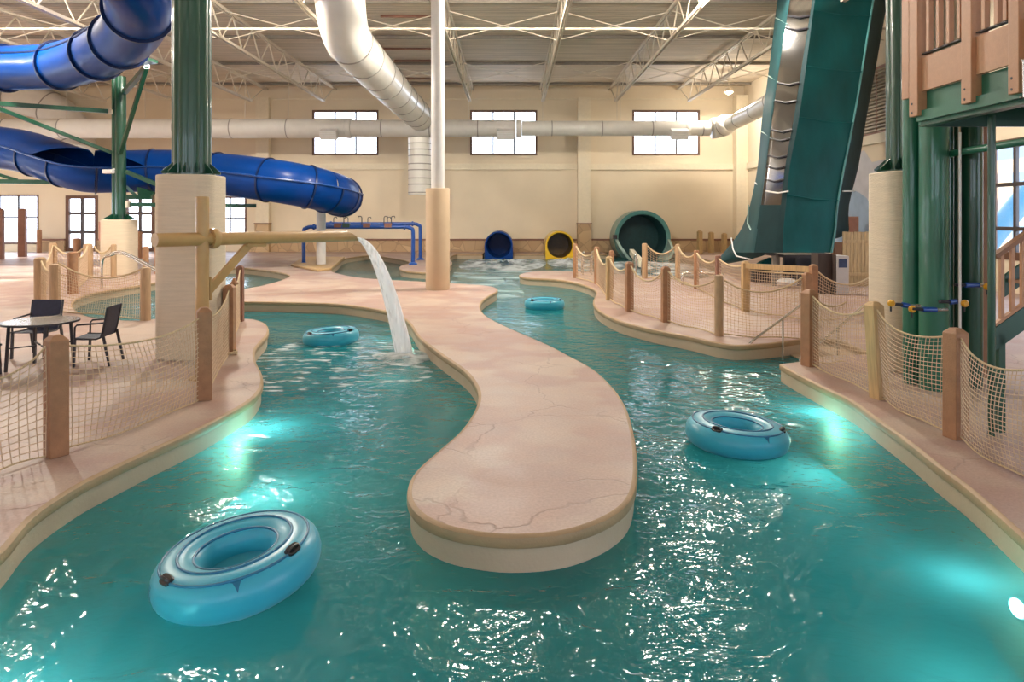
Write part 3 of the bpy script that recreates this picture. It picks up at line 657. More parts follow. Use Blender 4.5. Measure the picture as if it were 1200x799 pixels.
post('a3', 266.5, 415, 333, 0.17, 'square', 'brown_post', 'brown fence post beside the wide beige column with coiled rope at its foot', rot=0.1)
post('a4', 280, 377, 311, 0.14, 'square', 'dark_post', 'reddish brown fence post at the bank point, under the spout brace', rot=0.1)
post('l1', 42.5, 358, 301.5, 0.28, 'round', 'tan_post', 'stout tan log post at the bend of the terrace net')
post('l2', 60.5, 366, 309, 0.25, 'round', 'tan_post', 'tan log post just beside the stout bend post')
post('l3', 59, 322, 284.5, 0.30, 'round', 'tan_post', 'round log post behind the bend of the terrace net')
post('l4', 81.5, 344.5, 295, 0.29, 'round', 'brown_post', 'brown round log post on the rim of the oval pool')
post('l5', 100, 327, 285, 0.32, 'round', 'tan_post', 'tan log post in front of the glazed door')
post('l6', 87.5, 311, 279, 0.33, 'round', 'brown_post', 'small far log post below the glazed door')
post('l7', 167.5, 376, 313, 0.22, 'round', 'tan_post', 'log post laced with dark rope between oval pool and beige column')
post('l8', 169, 333, 288.5, 0.20, 'round', 'brown_post', 'slim brown post behind the rope-laced post')
post('l9', 183.5, 321, 276, 0.2, 'square', 'brown_post', 'slim brown post close behind the spout beam end')
post('l10', 23.7, 301, 244, 0.36, 'square', 'dark_post', 'tall dark brown post standing in front of the wide low window')
post('l11', 44, 296, 269, 0.30, 'round', 'sign_pink' if False else 'brown_post', 'short post at the corner of the wide low window')
post('l12', 131.5, 326, 286, 0.2, 'round', 'tan_post', 'log post close in front of the squat column')
post('l13', 162.5, 303, 271, 0.26, 'round', 'brown_post', 'far post in front of the second glazed door')
post('l14', -3, 304, 244, 0.34, 'square', 'dark_post', 'tall dark brown post at the picture edge by the wide low window')
post('c1', 674.5, 325.7, 285.5, 0.19, 'round', 'brown_post', 'brown post at the narrow tip of the far deck, beside the yellow slide mouth')
post('c2', 699.5, 332.7, 289, 0.18, 'round', 'brown_post', 'brown post second from the tip of the far deck')
post('c3', 714.5, 352, 300, 0.17, 'square', 'yellow_timber', 'weathered yellowish fence post where the far deck narrows', rot=0.1)
post('c3b', 717, 338, 293.6, 0.16, 'round', 'brown_post', 'brown post hiding behind the weathered yellowish post')
post('c4', 738, 365, 306.6, 0.165, 'square', 'brown_post', 'square brown fence post before the mouth of the large green tube', rot=0.2)
post('c5', 781, 378, 312, 0.165, 'square', 'brown_post', 'dark topped square brown fence post midway along the netted deck', rot=0.1)
post('c6', 844, 394, 322, 0.17, 'round', 'tan_post', 'netted tan log post at the bulge of the deck above the river')
post('c7', 948, 399, 319, 0.15, 'square', 'brown_post', 'tan fence post at the head of the entry steps handrail', rot=0.1)
post('r1', 756, 326.5, 285, 0.20, 'round', 'tan_post', 'pale post on the splash pool rim in front of the green tube mouth')
post('r2', 795, 328, 286, 0.18, 'round', 'tan_post', 'pale rim post of the splash pool with rope swags on either side')
post('r3', 817, 338, 293, 0.17, 'round', 'brown_post', 'dark topped rim post of the splash pool')
post('r4', 842.5, 352, 299, 0.16, 'round', 'dark_post', 'reddish post behind the netting at the foot of the big slide')
post('w1', 820.7, 296.8, 270, 0.26, 'square', 'fence_wood', 'first of the small posts against the stone plinth')
post('w2', 834, 296.3, 271.5, 0.26, 'square', 'fence_wood', 'small orange post against the stone plinth, second from the pilaster side')
post('w3', 849.5, 296, 273, 0.26, 'square', 'fence_wood', 'small post against the stone plinth, half behind the big slide')
post('e1', 875, 365, 306, 0.165, 'square', 'yellow_timber', 'pale timber corner post of the pen under the big slide', rot=0.0)
post('e2', 955, 378, 309.5, 0.14, 'square', 'brown_post', 'brown end post of the pen under the big slide', rot=0.1)
post('d1', 952, 430, 339, 0.19, 'square', 'brown_post', 'square brown fence post standing beside the entry steps', rot=0.35)
post('d2', 1035, 469, 353, 0.17, 'square', 'yellow_timber', 'leaning yellow timber fence post on the curved bank', lean=(-0.08, 0, 0), rot=0.25)
post('d3', 1126, 516, 384, 0.17, 'square', 'brown_post', 'square brown fence post in front of the green tower pipes', rot=0.25)
post('d4', 1262, 592, 384, 0.18, 'square', 'brown_post', 'square brown fence post at the near end of the curved bank', h=1.2)

# ---------------------------------------------------------------- rope nets
def net(A, B, label, za=None, zb=None, sag=0.2, z0=0.03, bulge=0.0, cell=0.05, belly=0.06, r=0.0045, lift=0.0, curve_z0=0.0, group='tan rope nets strung between the fence posts'):
    pa, ha = posts[A][0], posts[A][1]; pb, hb = posts[B][0], posts[B][1]
    la, lb = posts[A][3], posts[B][3]
    za = za if za is not None else ha - 0.10; zb = zb if zb is not None else hb - 0.10
    d = (pb - pa); L = d.length; d.normalize(); nrm = Vector((-d.y, d.x, 0))
    wa, wb = posts[A][2] * 0.55, posts[B][2] * 0.55
    A0 = pa + d * wa; B0 = pb - d * wb; L2 = (B0 - A0).length
    nu = max(8, int(L2 / cell)); H = (za + zb) / 2; nv = max(6, int(H / cell))
    nrmv = nrm
    def P(u, v):
        zt = za + (zb - za) * u - sag * 4 * u * (1 - u); zb0 = z0 + curve_z0 * math.sin(PI * u) + 0.012 * math.sin(9 * u + L)
        q = A0.lerp(B0, u) + nrmv * (bulge * math.sin(PI * u) + belly * math.sin(PI * u) * math.sin(PI * v))
        lean = (la * (1 - u) + lb * u) * v
        jit = 0.006 * math.sin(23 * u + 7 * v) 
        return Vector((q.x + jit * d.x, q.y + jit * d.y, zb0 + (zt - zb0) * v)) + lean
    root = thing('rope_net', A0, label, 'net', group)
    mb = MB(); su = 24; 
    def strand(pts):
        vs = []; n = len(pts)
        for i in range(n):
            t = (pts[min(i + 1, n - 1)] - pts[max(i - 1, 0)]).normalized(); x = t.cross(nrmv)
            if x.length < 1e-4: x = Vector((0, 0, 1))
            x.normalize()
            for a in (0, 2.094, 4.189): vs.append(pts[i] + (x * math.cos(a) + nrmv * math.sin(a)) * r)
        fs = []
        for i in range(n - 1):
            for j in range(3): fs.append((i * 3 + j, i * 3 + (j + 1) % 3, i * 3 + 3 + (j + 1) % 3, i * 3 + 3 + j))
        mb.add(vs, fs)
    for i in range(nu + 1): strand([P(i / nu, k / 10) for k in range(11)])
    for j in range(1, nv): strand([P(k / su, j / nv) for k in range(su + 1)])
    mb.build('netting', M['net'], root)
    rr = max(0.011, 0.0013 * (A0.y))
    MB().tube([P(k / su, 1) for k in range(su + 1)], rr, 7).build('top_rope', M['rope'], root, smooth=True)
    MB().tube([P(k / su, 0) for k in range(su + 1)], rr * 0.8, 6).build('bottom_rope', M['rope'], root, smooth=True)
    return root
net('a0', 'a1', 'sagging tan net at the picture edge beside the thick square post', sag=0.22, cell=0.075, r=0.0055)
net('a1', 'a2', 'long tan net in front of the patio table', za=1.06, zb=1.05, sag=0.10, cell=0.062, belly=-0.12, bulge=-0.12, r=0.005)
net('a2', 'a3', 'steeply foreshortened net below the spout brace', sag=0.16, cell=0.06)
net('a3', 'a4', 'short net at the bank point beside the small cove', sag=0.2, cell=0.07)
net('l1', 'l2', 'narrow net between the two stout bend posts', sag=0.15, cell=0.09, r=0.007)
net('l2', 'l7', 'wide net in front of the oval pool', za=1.2, zb=1.15, sag=0.28, cell=0.075, r=0.006)
net('l1', 'l3', 'net running back from the bend post', sag=0.3, cell=0.11, r=0.007)
net('l3', 'l5', 'net before the glazed door, slack rope on top', sag=0.35, cell=0.12, r=0.008)
net('l4', 'l5', 'net around the near rim of the oval pool', sag=0.25, cell=0.1, r=0.007)
net('l5', 'l12', 'far net before the squat column', sag=0.25, cell=0.12, r=0.008)
net('c1', 'c2', 'net nearest the tip of the far deck', sag=0.3, cell=0.12, r=0.007)
net('c2', 'c3', 'net where the far deck narrows', sag=0.3, cell=0.1, r=0.007)
net('c3', 'c4', 'net between weathered yellowish post and square brown post', sag=0.22, cell=0.08, r=0.006, za=1.15)
net('c4', 'c5', 'net in front of the green tube mouth', sag=0.3, cell=0.07, r=0.005, belly=0.05)
net('c5', 'c6', 'long net along the netted deck bulge', sag=0.22, cell=0.068, r=0.005, belly=0.05)
net('c6', 'c7', 'net in front of the pen under the big slide', sag=0.25, cell=0.066, r=0.005, bulge=-0.1)
net('r1', 'r2', 'net on the splash pool rim, first bay', sag=0.28, cell=0.11, r=0.007)
net('r2', 'r3', 'net on the splash pool rim, second bay', sag=0.25, cell=0.11, r=0.007)
net('r3', 'r4', 'net on the splash pool rim beside the big slide', sag=0.2, cell=0.09, r=0.006)
net('r4', 'e1', 'net joining the rim posts to the timber pen', sag=0.1, cell=0.08, r=0.006)
net('d1', 'd2', 'net between the steps post and the leaning yellow timber', sag=0.17, cell=0.055, belly=-0.05)
net('d2', 'd3', 'net between the leaning yellow timber and the square post by the green pipes', sag=0.13, cell=0.052, belly=-0.06, bulge=-0.08)
net('d3', 'd4', 'nearest net, running out of the picture along the curved bank', sag=0.16, cell=0.05, belly=-0.06, bulge=-0.10)
# pen under the big slide: rail and inner net
pe1, pe2 = posts['e1'], posts['e2']
tag(MB().bar(pe1[0] + Vector((-0.05, 0, 1.12)), pe2[0] + Vector((0.05, 0, 1.16)), 0.06, 0.13).build('timber_rail', M['yellow_timber']), 'pale horizontal timber rail between the pen posts', 'rail')
net('e1', 'e2', 'square meshed net stapled under the pale pen rail', za=1.02, zb=1.06, sag=0.02, cell=0.07, r=0.006, belly=0)
posts['k1'] = (Vector((5.36, 10.9, 0)), 1.25, 0.05, Vector((0, 0, 0)))
posts['k2'] = (Vector(((1026 - CX) / F * 16.2, 16.2, 0)), 1.25, 0.05, Vector((0, 0, 0)))
net('e2', 'k2', 'net between the pen end post and the beige column', za=1.15, zb=1.0, sag=0.3, cell=0.075, r=0.006)
net('d1', 'k1', 'second net behind the steps post, tied to the beige column', za=1.05, zb=0.98, sag=0.1, cell=0.06)
# coiled rope and lashings
x, y = gd(268, 416)
tag(MB().tube([(x + 0.13 * math.cos(a) * (1 + 0.1 * math.sin(3 * a)), y - 0.02 + 0.12 * math.sin(a), 0.018 + 0.004 * a) for a in [i * 0.35 for i in range(44)]], 0.012, 6).build('rope_coil', M['rope'], smooth=True), 'coil of rope lying at the foot of the post by the column', 'rope')
# chrome-capped thin standpipe
x, y = gd(274.5, 404)
tp = thing('standpipe', (x, y, 0), 'thin brown standpipe with a round cap beside the column post', 'pipe')
MB().tube([(x, y, 0), (x, y, 1.13)], 0.032, 12).build('pipe', M['dark_post'], tp, smooth=True)
MB().lathe((x, y, 1.10), [(0, 0), (0.07, 0), (0.075, 0.02), (0.04, 0.07), (0.02, 0.12), (0, 0.12)], 16).build('cap', M['brown_post'], tp, smooth=True)

# ---------------------------------------------------------------- ochre water spout
S0 = Vector((-4.49, 9.9, 0)); d = (Vector((-2.95, 12.3, 0)) - Vector((-4.87, 9.3, 0))).normalized()
zb_ = 2.02
sp = thing('water_spout', S0, 'ochre painted pipe spout on an upright, pouring water into the river', 'spout')
MB().tube([S0, S0 + Vector((0, 0, 2.61))], 0.094, 24).build('upright', M['ochre'], sp, smooth=True)
MB().lathe(S0, [(0, 2.61), (0.094, 2.61), (0.09, 2.63), (0, 2.635)], 24).build('end_cap', M['ochre'], sp, smooth=True)
b0 = Vector((-4.87, 9.3, zb_)); b1 = Vector((-2.90, 12.38, zb_ - 0.03)); nn = 14
# beam with obliquely cut open end
mb = MB(); rings = []; perp = Vector((-d.y, d.x, 0)); up = Vector((0, 0, 1))
for i, (q, k) in enumerate(((0, 0), (1, 0), (1.0, 1))):
    pass
Lb = (b1 - b0).length; dd = (b1 - b0).normalized()
def ring(center, r, cut):
    out = []
    for j in range(24):
        a = 2 * PI * j / 24; o = perp * math.cos(a) * r + up * math.sin(a) * r
        out.append(center + o + dd * (cut * (-math.sin(a)) * 0.16))
    return out
mb.loft([ring(b0, 0.096, 0), ring(b0 + dd * (Lb - 0.2), 0.096, 0), ring(b1, 0.094, 1), ring(b1 - dd * 0.004, 0.078, 1), ring(b1 - dd * 0.5, 0.078, 0)], caps=False)
mb.add(ring(b0, 0.096, 0), [tuple(range(24))])
mb.build('spout_pipe', M['ochre'], sp, smooth=True)
fl = S0 + dd * 0.17; fl.z = zb_ 
def axis_R(t):
    t = t.normalized(); u = Vector((0, 0, 1)); x_ = t.cross(u).normalized(); y_ = x_.cross(t); return Matrix((x_, y_, -t)).transposed() if False else Matrix((x_, y_, x_.cross(y_))).transposed()
MB().lathe(fl, [(0, -0.05), (0.145, -0.05), (0.152, -0.02), (0.152, 0.02), (0.145, 0.05), (0, 0.05)], 28, R=axis_R(dd)).build('flange', M['ochre'], sp, smooth=True)
for i in range(8):
    a = 2 * PI * i / 8; c = fl + axis_R(dd) @ Vector((0.125 * math.cos(a), 0.125 * math.sin(a), 0)); MB().tube([c - dd * 0.065, c + dd * 0.065], 0.011, 8).build('bolt', M['ochre'], sp)
lo = S0 + dd * 0.11 + Vector((0, 0, 1.27)); hi = S0 + dd * 0.80 + Vector((0, 0, 1.93))
MB().bar(lo, hi, 0.05, 0.125).build('brace', M['ochre'], sp, bevel=0.008)
MB().bar(S0 + dd * 0.105 + Vector((0, 0, 1.12)), S0 + dd * 0.105 + Vector((0, 0, 1.46)), 0.11, 0.04, up=dd).build('brace_plate', M['ochre'], sp, bevel=0.005)
MB().bar(S0 + dd * 0.72 + Vector((0, 0, 1.905)), S0 + dd * 1.06 + Vector((0, 0, 1.90)), 0.12, 0.05).build('brace_plate', M['ochre'], sp, bevel=0.005)
MB().lathe(S0, [(0, 0), (0.19, 0), (0.19, 0.02), (0, 0.02)], 24).build('foot_plate', M['ochre'], sp)
# falling water
mb = MB(); rows = []; start = b1 + dd * 0.05 + Vector((0, 0, -0.03)); n = 26; Ttot = math.sqrt(2 * (start.z - WZ) / 9.81)
land = Vector((at(468, 424, 12.3).x, 12.9, WZ))
hv = (Vector((land.x, land.y, 0)) - Vector((start.x, start.y, 0))) / Ttot
wd = Vector((-hv.y, hv.x, 0)).normalized()
rings = []
for i in range(n + 1):
    t = Ttot * i / n; c = start + Vector((hv.x * t, hv.y * t, -4.905 * t * t)); w = 0.085 + 0.15 * (i / n); th = 0.06 + 0.10 * (i / n)
    hd = hv.normalized()
    rings.append([c + wd * (w * math.cos(2 * PI * j / 16)) + hd * (th * math.sin(2 * PI * j / 16)) for j in range(16)])
mb.loft(rings, caps=False)
tag(mb.build('falling_water', M['stream'], smooth='all'), 'white stream of water arching down from the ochre spout', kind='stuff')
mb = MB()
rings = []
for q, z in ((1, 0.012), (0.75, 0.05), (0.4, 0.075), (0.05, 0.09)):
    rings.append([Vector((land.x + 0.08 + q * 0.62 * math.cos(a) * (1 + .2 * math.sin(3 * a)), land.y - 0.25 + q * 0.62 * math.sin(a) * (1 + .15 * math.cos(4 * a)), WZ + z)) for a in [2 * PI * j / 24 for j in range(24)]])
mb.loft(rings, caps=False)
tag(mb.build('splash_foam', M['splash'], smooth='all'), 'soft white splash where the falling water lands', kind='stuff')
def foam_glint_patch(pts, h, label, m='foam'):
    P = clean(catmull([Vector((p[0], p[1], 0)) for p in pts], 5, True)); c = sum(P, Vector()) / len(P); mb = MB(); rings = []
    for q in (1.0, 0.85, 0.65, 0.4, 0.15):
        rings.append([Vector((c.x + (p.x - c.x) * q, c.y + (p.y - c.y) * q, WZ + 0.006 + h * (1 - q) * (0.7 + 0.5 * math.sin(i * 1.7 + q * 9)))) for i, p in enumerate(P)])
    mb.loft(rings, caps=False); tag(mb.build('pool_foam_glint', M[m], smooth='all'), label, kind='stuff')
foam_glint_patch([(-4.5, 11.0), (-3.6, 10.2), (-2.0, 10.6), (-1.3, 11.2), (-1.75, 12.6), (-2.0, 13.4), (-2.9, 14.6), (-4.0, 14.6), (-4.9, 13.2)], 0.004, 'white foam specks and painted reflected light around the falling water', 'flecks')  # foam specks that also paint the bright reflection on the water
foam_glint_patch([(-1.2, 21.5), (0.1, 21.0), (0.4, 23.5), (-0.2, 27), (0.2, 30), (3.5, 31), (4.2, 34), (0.6, 32.6), (-2.4, 33.5), (-2.6, 30), (-2.2, 25)], 0.004, 'pale aqua specks painting reflected light on the far channel', 'flecks_far')  # pale sheet painting the reflected brightness of the far water
foam_glint_patch([(-2.5, 34), (0.4, 33), (1.7, 36), (1.7, 41.0), (-1, 41.2), (-2.6, 40.5)], 0.22, 'white churning foam below the blue slide mouth')
foam_glint_patch([(2.1, 36), (3.6, 35), (4.6, 38), (4.3, 41.0), (2.3, 41.1)], 0.30, 'white churning foam below the yellow slide mouth')
foam_glint_patch([(4.8, 31), (8.6, 30.5), (9.7, 34), (9.4, 38), (6.5, 39.5), (4.9, 37)], 0.12, 'pale foam of the run-out below the green tube')

# ---------------------------------------------------------------- blue slides
def sweep_arc(path, r, a0, a1, n=14, th=0.04):
    """trough / cover: wall of a tube between two angles (0 = sideways, 90 = up)."""
    P = [Vector(p) for p in path]; k = len(P); inner, outer = [], []
    mb = MB(); rings = []
    for i in range(k):
        t = (P[min(i + 1, k - 1)] - P[max(i - 1, 0)]).normalized(); s = t.cross(Vector((0, 0, 1))).normalized(); u = s.cross(t)
        if callable(a0): A0, A1 = a0(i / (k - 1)), a1(i / (k - 1))
        else: A0, A1 = a0, a1
        ring_ = []
        for j in range(n + 1):
            a = math.radians(A0 + (A1 - A0) * j / n); ring_.append(P[i] + (s * math.cos(a) + u * math.sin(a)) * r)
        for j in reversed(range(n + 1)):
            a = math.radians(A0 + (A1 - A0) * j / n); ring_.append(P[i] + (s * math.cos(a) + u * math.sin(a)) * (r - th))
        rings.append(ring_)
    mb.loft(rings); return mb
def hoop(P, i, r, w=0.10, n=32, a0=0, a1=360, k=0.09):
    t = (P[min(i + 1, len(P) - 1)] - P[max(i - 1, 0)]).normalized(); c = P[i]; s = t.cross(Vector((0, 0, 1)))
    if s.length < 0.1: s = Vector((1, 0, 0))
    s.normalize(); u = s.cross(t); rings = []
    for j in range(n + 1):
        a = math.radians(a0 + (a1 - a0) * j / n); e = s * math.cos(a) + u * math.sin(a)
        rings.append([c + e * (r - 0.02) - t * w / 2, c + e * (r + k) - t * w / 2, c + e * (r + k) + t * w / 2, c + e * (r - 0.02) + t * w / 2])
    return MB().loft(rings, caps=(a1 - a0) < 360)
us = thing('tube_slide', (-18, 25, 0), 'closed dark blue tube slide curving up out of the picture near the roof', 'water slide')
ctrl = [at(-60, 92, 26.3), at(-5, 81, 25.8), at(62, 78, 25), at(103, 68, 23.6), at(133, 53, 22), at(153, 36, 20.3), at(162, 12, 18.6), at(160, -12, 17.3), at(140, -45, 16.4), at(95, -75, 16)]
path = catmull(ctrl, 6); RS = 0.82
def cut(a, b): return path[a:b + 1]
marks = [0, 7, 13, 20, 26, 36, 46, 53]
marks[-1] = len(path) - 1
for a, b in zip(marks, marks[1:]):
    MB().tube(cut(a, b), RS, 28, caps=False).build('tube_section', M['blue'], us, smooth=True)
for a in marks[1:-1]: hoop(path, a, RS, 0.09).build('flange', M['blue_dark'], us, smooth=True)
# long seam lip
mbs = MB(); k = 26; ptsl = []
for i in range(0, 27):
    t = (path[i + 1] - path[max(i - 1, 0)]).normalized(); s = t.cross(Vector((0, 0, 1))).normalized(); u = s.cross(t)
    ptsl.append(path[i] + (s * 0.88 + u * 0.48) * (RS + 0.02))
mbs.tube(ptsl, 0.035, 6).build('seam_lip', M['blue_dark'], us)
MB().bar(at(162, 70, 23.2), at(176, 74, 23.6), 0.8, 0.10).build('saddle', M['green'], us)
# braces that carry it, on the green post
br = thing('slide_bracket', at(145, 105, 27.3), 'green bracket arms holding up the bend of the closed blue tube', 'bracket')
for (p0, p1, w) in (((146, 108, 27.3), (172, 78, 24.8), 0.17), ((172, 78, 24.8), (141, 180, 27.2), 0.13)):
    MB().bar(at(*p0), at(*p1), w).build('arm', M['green'], br)
b2 = thing('slide_bracket', at(127, 130, 27.2), 'pair of long green beams running from the green post to the picture edge', 'bracket')
MB().bar(at(-40, 118.5, 25), at(127, 130.5, 27.3), 0.16).build('arm', M['green'], b2)
MB().bar(at(-40, 112, 24), at(131, 179, 27.3), 0.13).build('arm', M['green'], b2)
MB().box(at(129.5, 131, 27.3), (0.12, 0.1, 0.18)).build('pin_joint', M['steel_white'], b2)

ls = thing('flume_slide', (-15, 29, 0), 'dark blue open-topped flume slide winding behind the columns to a curled end', 'water slide')
ctrl = [at(-70, 166, 30), at(-10, 172, 29.6), at(30, 178, 29.3), at(66, 190, 28.8), at(100, 200, 28.6), at(140, 201, 29.2), at(200, 200, 29.6), at(255, 204, 29.4), at(300, 209, 29.0), at(340, 215, 28.8), at(370, 221, 29.3), at(392, 227, 30.4), at(402, 231, 32.0)]
path = catmull(ctrl, 6); RL = 0.90; n = len(path) - 1
def cutp(a, b): return path[a:b + 1]
lm = [0, 6, 14, 20, 26, 34, 42, 50, 58, 63, 68, n]
for a, b in zip(lm, lm[1:]): sweep_arc(cutp(a, b), RL, 180 - 8, 368).build('trough', M['blue'], ls, smooth=True)
for a in lm[1:-1]: hoop(path, a, RL, 0.07, a0=180, a1=368, k=0.06).build('flange', M['blue_dark'], ls, smooth=True)
# covers on the upper side, with sloping ends
def cover(a, b, ea, eb):
    def top(u):
        k = 1.0
        if ea and u < 0.22: k = 0.45 + 0.55 * (u / 0.22)
        if eb and u > 0.72: k = 0.5 + 0.5 * ((1 - u) / 0.28)
        return 8 + 164 * k
    sweep_arc(cutp(a, b), RL + 0.01, lambda u: 172 - (top(u) - 8), lambda u: 172, th=0.03).build('cover', M['blue'], ls, smooth=True)
cover(0, 23, False, True); cover(26, 62, True, False); cover(62, n, False, True)
for a in (34, 42, 50, 58): hoop(path, a, RL + .01, 0.07, a0=8, a1=172, k=0.05).build('flange', M['blue_dark'], ls, smooth=True)
hoop(path, n - 1, RL, 0.12, k=0.05).build('mouth_ring', M['blue_dark'], ls, smooth=True)
pts = []
for i in range(n + 1):
    t = (path[min(i + 1, n)] - path[max(i - 1, 0)]).normalized(); s = t.cross(Vector((0, 0, 1))).normalized(); u = s.cross(t); pts.append(path[i] + (s * 0.99 + u * 0.12) * (RL + 0.03))
MB().tube(pts, 0.045, 6).build('seam_lip', M['blue_seam'], ls)
# green arms beneath the flume
g = thing('slide_bracket', at(40, 212, 28.5), 'green arm with a triangular cradle under the flume at the picture edge', 'bracket')
MB().bar(at(-30, 212, 28.5), at(73, 213.5, 28.5), 0.18).build('arm', M['green'], g)
MB().bar(at(-30, 196, 28.2), at(20, 211, 28.5), 0.12).build('arm', M['green'], g)
v = [at(47, 200, 28.4), at(75, 212, 28.4), at(56, 212, 28.4)]
MB().add(v + [p + Vector((0, .2, 0)) for p in v], [(0, 1, 2), (5, 4, 3), (0, 3, 4, 1), (1, 4, 5, 2), (2, 5, 3, 0)]).build('cradle', M['green'], g)
g = thing('slide_bracket', at(165, 231, 28.6), 'green arm and cradle reaching from the green post under the flume', 'bracket')
MB().bar(at(147, 231, 28.6), at(178, 231, 28.6), 0.18).build('arm', M['green'], g)
MB().bar(at(147, 218, 28.4), at(160, 230, 28.6), 0.12).build('arm', M['green'], g)
MB().bar(at(148, 201, 27.2), at(196, 221, 27.0), 0.16).build('arm', M['green'], g)
v = [at(160, 219, 28.6), at(181, 225, 28.6), at(174, 233, 28.6), at(162, 231, 28.6)]
MB().add(v + [p + Vector((0, .2, 0)) for p in v], [(0, 1, 2, 3), (7, 6, 5, 4), (0, 4, 5, 1), (1, 5, 6, 2), (2, 6, 7, 3), (3, 7, 4, 0)]).build('cradle', M['green'], g)
g = thing('cross_beam', at(170, 240, 26.8), 'green horizontal beam between the squat column and the wide beige column', 'beam')
MB().bar(at(152, 239.5, 27.0), at(300, 241, 29.5), 0.15).build('beam', M['green'], g)
MB().bar(at(149, 239.5, 27), at(152, 239.5, 27), 0.3, 0.26).build('end_plate', M['steel_white'], g)
g = thing('camera_box', at(126, 201, 26.9), 'small white floodlight on the green post', 'lamp')
MB().box(at(127, 201, 26.9), (0.38, 0.25, 0.16)).build('housing', M['white_paint'], g, bevel=0.03)
MB().bar(at(127, 200, 27), at(134, 198, 27.3), 0.05).build('bracket_arm', M['white_paint'], g)

# ---------------------------------------------------------------- slide mouths in the end wall
def mouth(name, px, py, rpx, Y, m_out, m_in, label, length=2.4, boxy=True):
    c = at(px, py, Y); R = rpx / F * Y; root = thing(name, (c.x, c.y, WZ), label, 'water slide')
    RM = Matrix.Rotation(-PI / 2, 3, 'X')
    MB().lathe(c, [(R, 0), (R, length), (R * 0.86, length), (R * 0.86, 0), (R * 0.90, -0.05), (R, -0.05)], 40, R=RM, close=True).build('rim', m_out, root, smooth=True)
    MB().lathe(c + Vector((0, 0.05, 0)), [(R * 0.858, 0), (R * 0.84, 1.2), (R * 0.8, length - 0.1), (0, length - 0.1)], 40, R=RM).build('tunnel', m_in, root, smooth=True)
    if boxy:
        for s in (-1, 1):
            n = 10; poly = [(s * R, -0.0), (s * R, -(c.z - WZ) - 0.1), (s * R * 0.45, -(c.z - WZ) - 0.1)] + [(s * R * 0.93 * math.cos(a), -R * 0.93 * math.sin(a)) for a in [math.radians(62 - 62 * i / n) for i in range(n + 1)]]
            if s < 0: poly = poly[::-1]
            vs = [c + Vector((x, -0.08, z)) for x, z in poly] + [c + Vector((x, 0.5, z)) for x, z in poly]; k = len(poly)
            MB().add(vs, [tuple(range(k)), tuple(reversed(range(k, 2 * k)))] + [((i + 1) % k, i, k + i, k + (i + 1) % k) for i in range(k)]).build('skirt', m_out, root)
    return root
mouth('tube_slide_mouth', 584.5, 287.5, 16.5, 41.75, M['blue'], M['blue'], 'round dark blue slide mouth opening over the far water')
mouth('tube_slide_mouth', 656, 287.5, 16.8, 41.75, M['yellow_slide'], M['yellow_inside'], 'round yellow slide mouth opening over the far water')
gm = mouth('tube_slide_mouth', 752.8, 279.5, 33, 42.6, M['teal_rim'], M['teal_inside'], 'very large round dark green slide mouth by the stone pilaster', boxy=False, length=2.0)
c = at(752.8, 279.5, 42.6); R = 33 / F * 42.6
for s in (-1, 1):
    rings = []
    for i in range(9):
        f = i / 8; yy = c.y - 0.1 - f * 1.9; zt = c.z - 0.05 - f * 0.75
        a1 = math.asin(max(-1, min(1, (zt - c.z) / R))); ring_ = []
        for j in range(8):
            a = a1 + (-PI / 2 * 0.95 - a1) * j / 7; ring_.append(Vector((c.x + s * R * 0.97 * math.cos(a), yy, c.z + R * 0.97 * math.sin(a))))
        for j in reversed(range(8)):
            a = a1 + (-PI / 2 * 0.95 - a1) * j / 7; ring_.append(Vector((c.x + s * R * 0.88 * math.cos(a), yy, c.z + R * 0.88 * math.sin(a))))
        rings.append(ring_)
    MB().loft(rings).build('trough_side', M['teal_pale'], gm, smooth=True)
MB().box(at(720.5, 277.5, 42.5), (0.25, 0.3, 0.25)).build('bracket', M['dark_metal'], gm)
# curb of the run-out
tag(MB().bar((7.3, 41.7, 0.16), (6.1, 32.2, 0.1), 0.25, 0.34).build('runout_curb', M['cream_trim']), 'pale curb slanting from the big green mouth', 'curb')

# ---------------------------------------------------------------- blue pipe play frame
fr = thing('water_spray_arch', (*gd(420, 310), 0), 'bright blue four-legged pipe frame with small spray hooks on top', 'spray frame')
Yf, Yb = 33.0, 36.6
def leg_path(x0, x1, Y, zt):
    r = 0.28
    return [Vector((x0, Y, 0)), Vector((x0, Y, zt - r)), Vector((x0 + r * .3, Y, zt - r * .3)), Vector((x0 + r, Y, zt)), Vector((x1 - r, Y, zt)), Vector((x1 - r * .3, Y, zt - r * .3)), Vector((x1, Y, zt - r)), Vector((x1, Y, 0))]
for (a, b, Y, zt) in ((356, 484, Yf, 1.82), (377, 492.5, Yb, 1.93)):
    x0, x1 = (a - CX) / F * Y, (b - CX) / F * Y; lp = leg_path(x0, x1, Y, zt)
    MB().tube(lp[3:5], 0.095, 12).build('crossbar', M['blue_pipe'], fr, smooth=True)
    MB().tube(catmull(lp[0:4], 4), 0.095, 12).build('leg', M['blue_pipe'], fr, smooth=True)
    MB().tube(catmull(lp[4:8], 4), 0.095, 12).build('leg', M['blue_pipe'], fr, smooth=True)
    for x in (x0, x1): MB().lathe((x, Y, 0), [(0, 0), (0.21, 0), (0.21, 0.06), (0.11, 0.12), (0, 0.12)], 16).build('foot', M['blue_pipe'], fr, smooth=True)
    for x in (x0 + .45, x1 - .45): MB().tube([(x, Y, zt), (x + 0.08, Y, zt)], 0.14, 12).build('flange', M['blue_pipe'], fr)
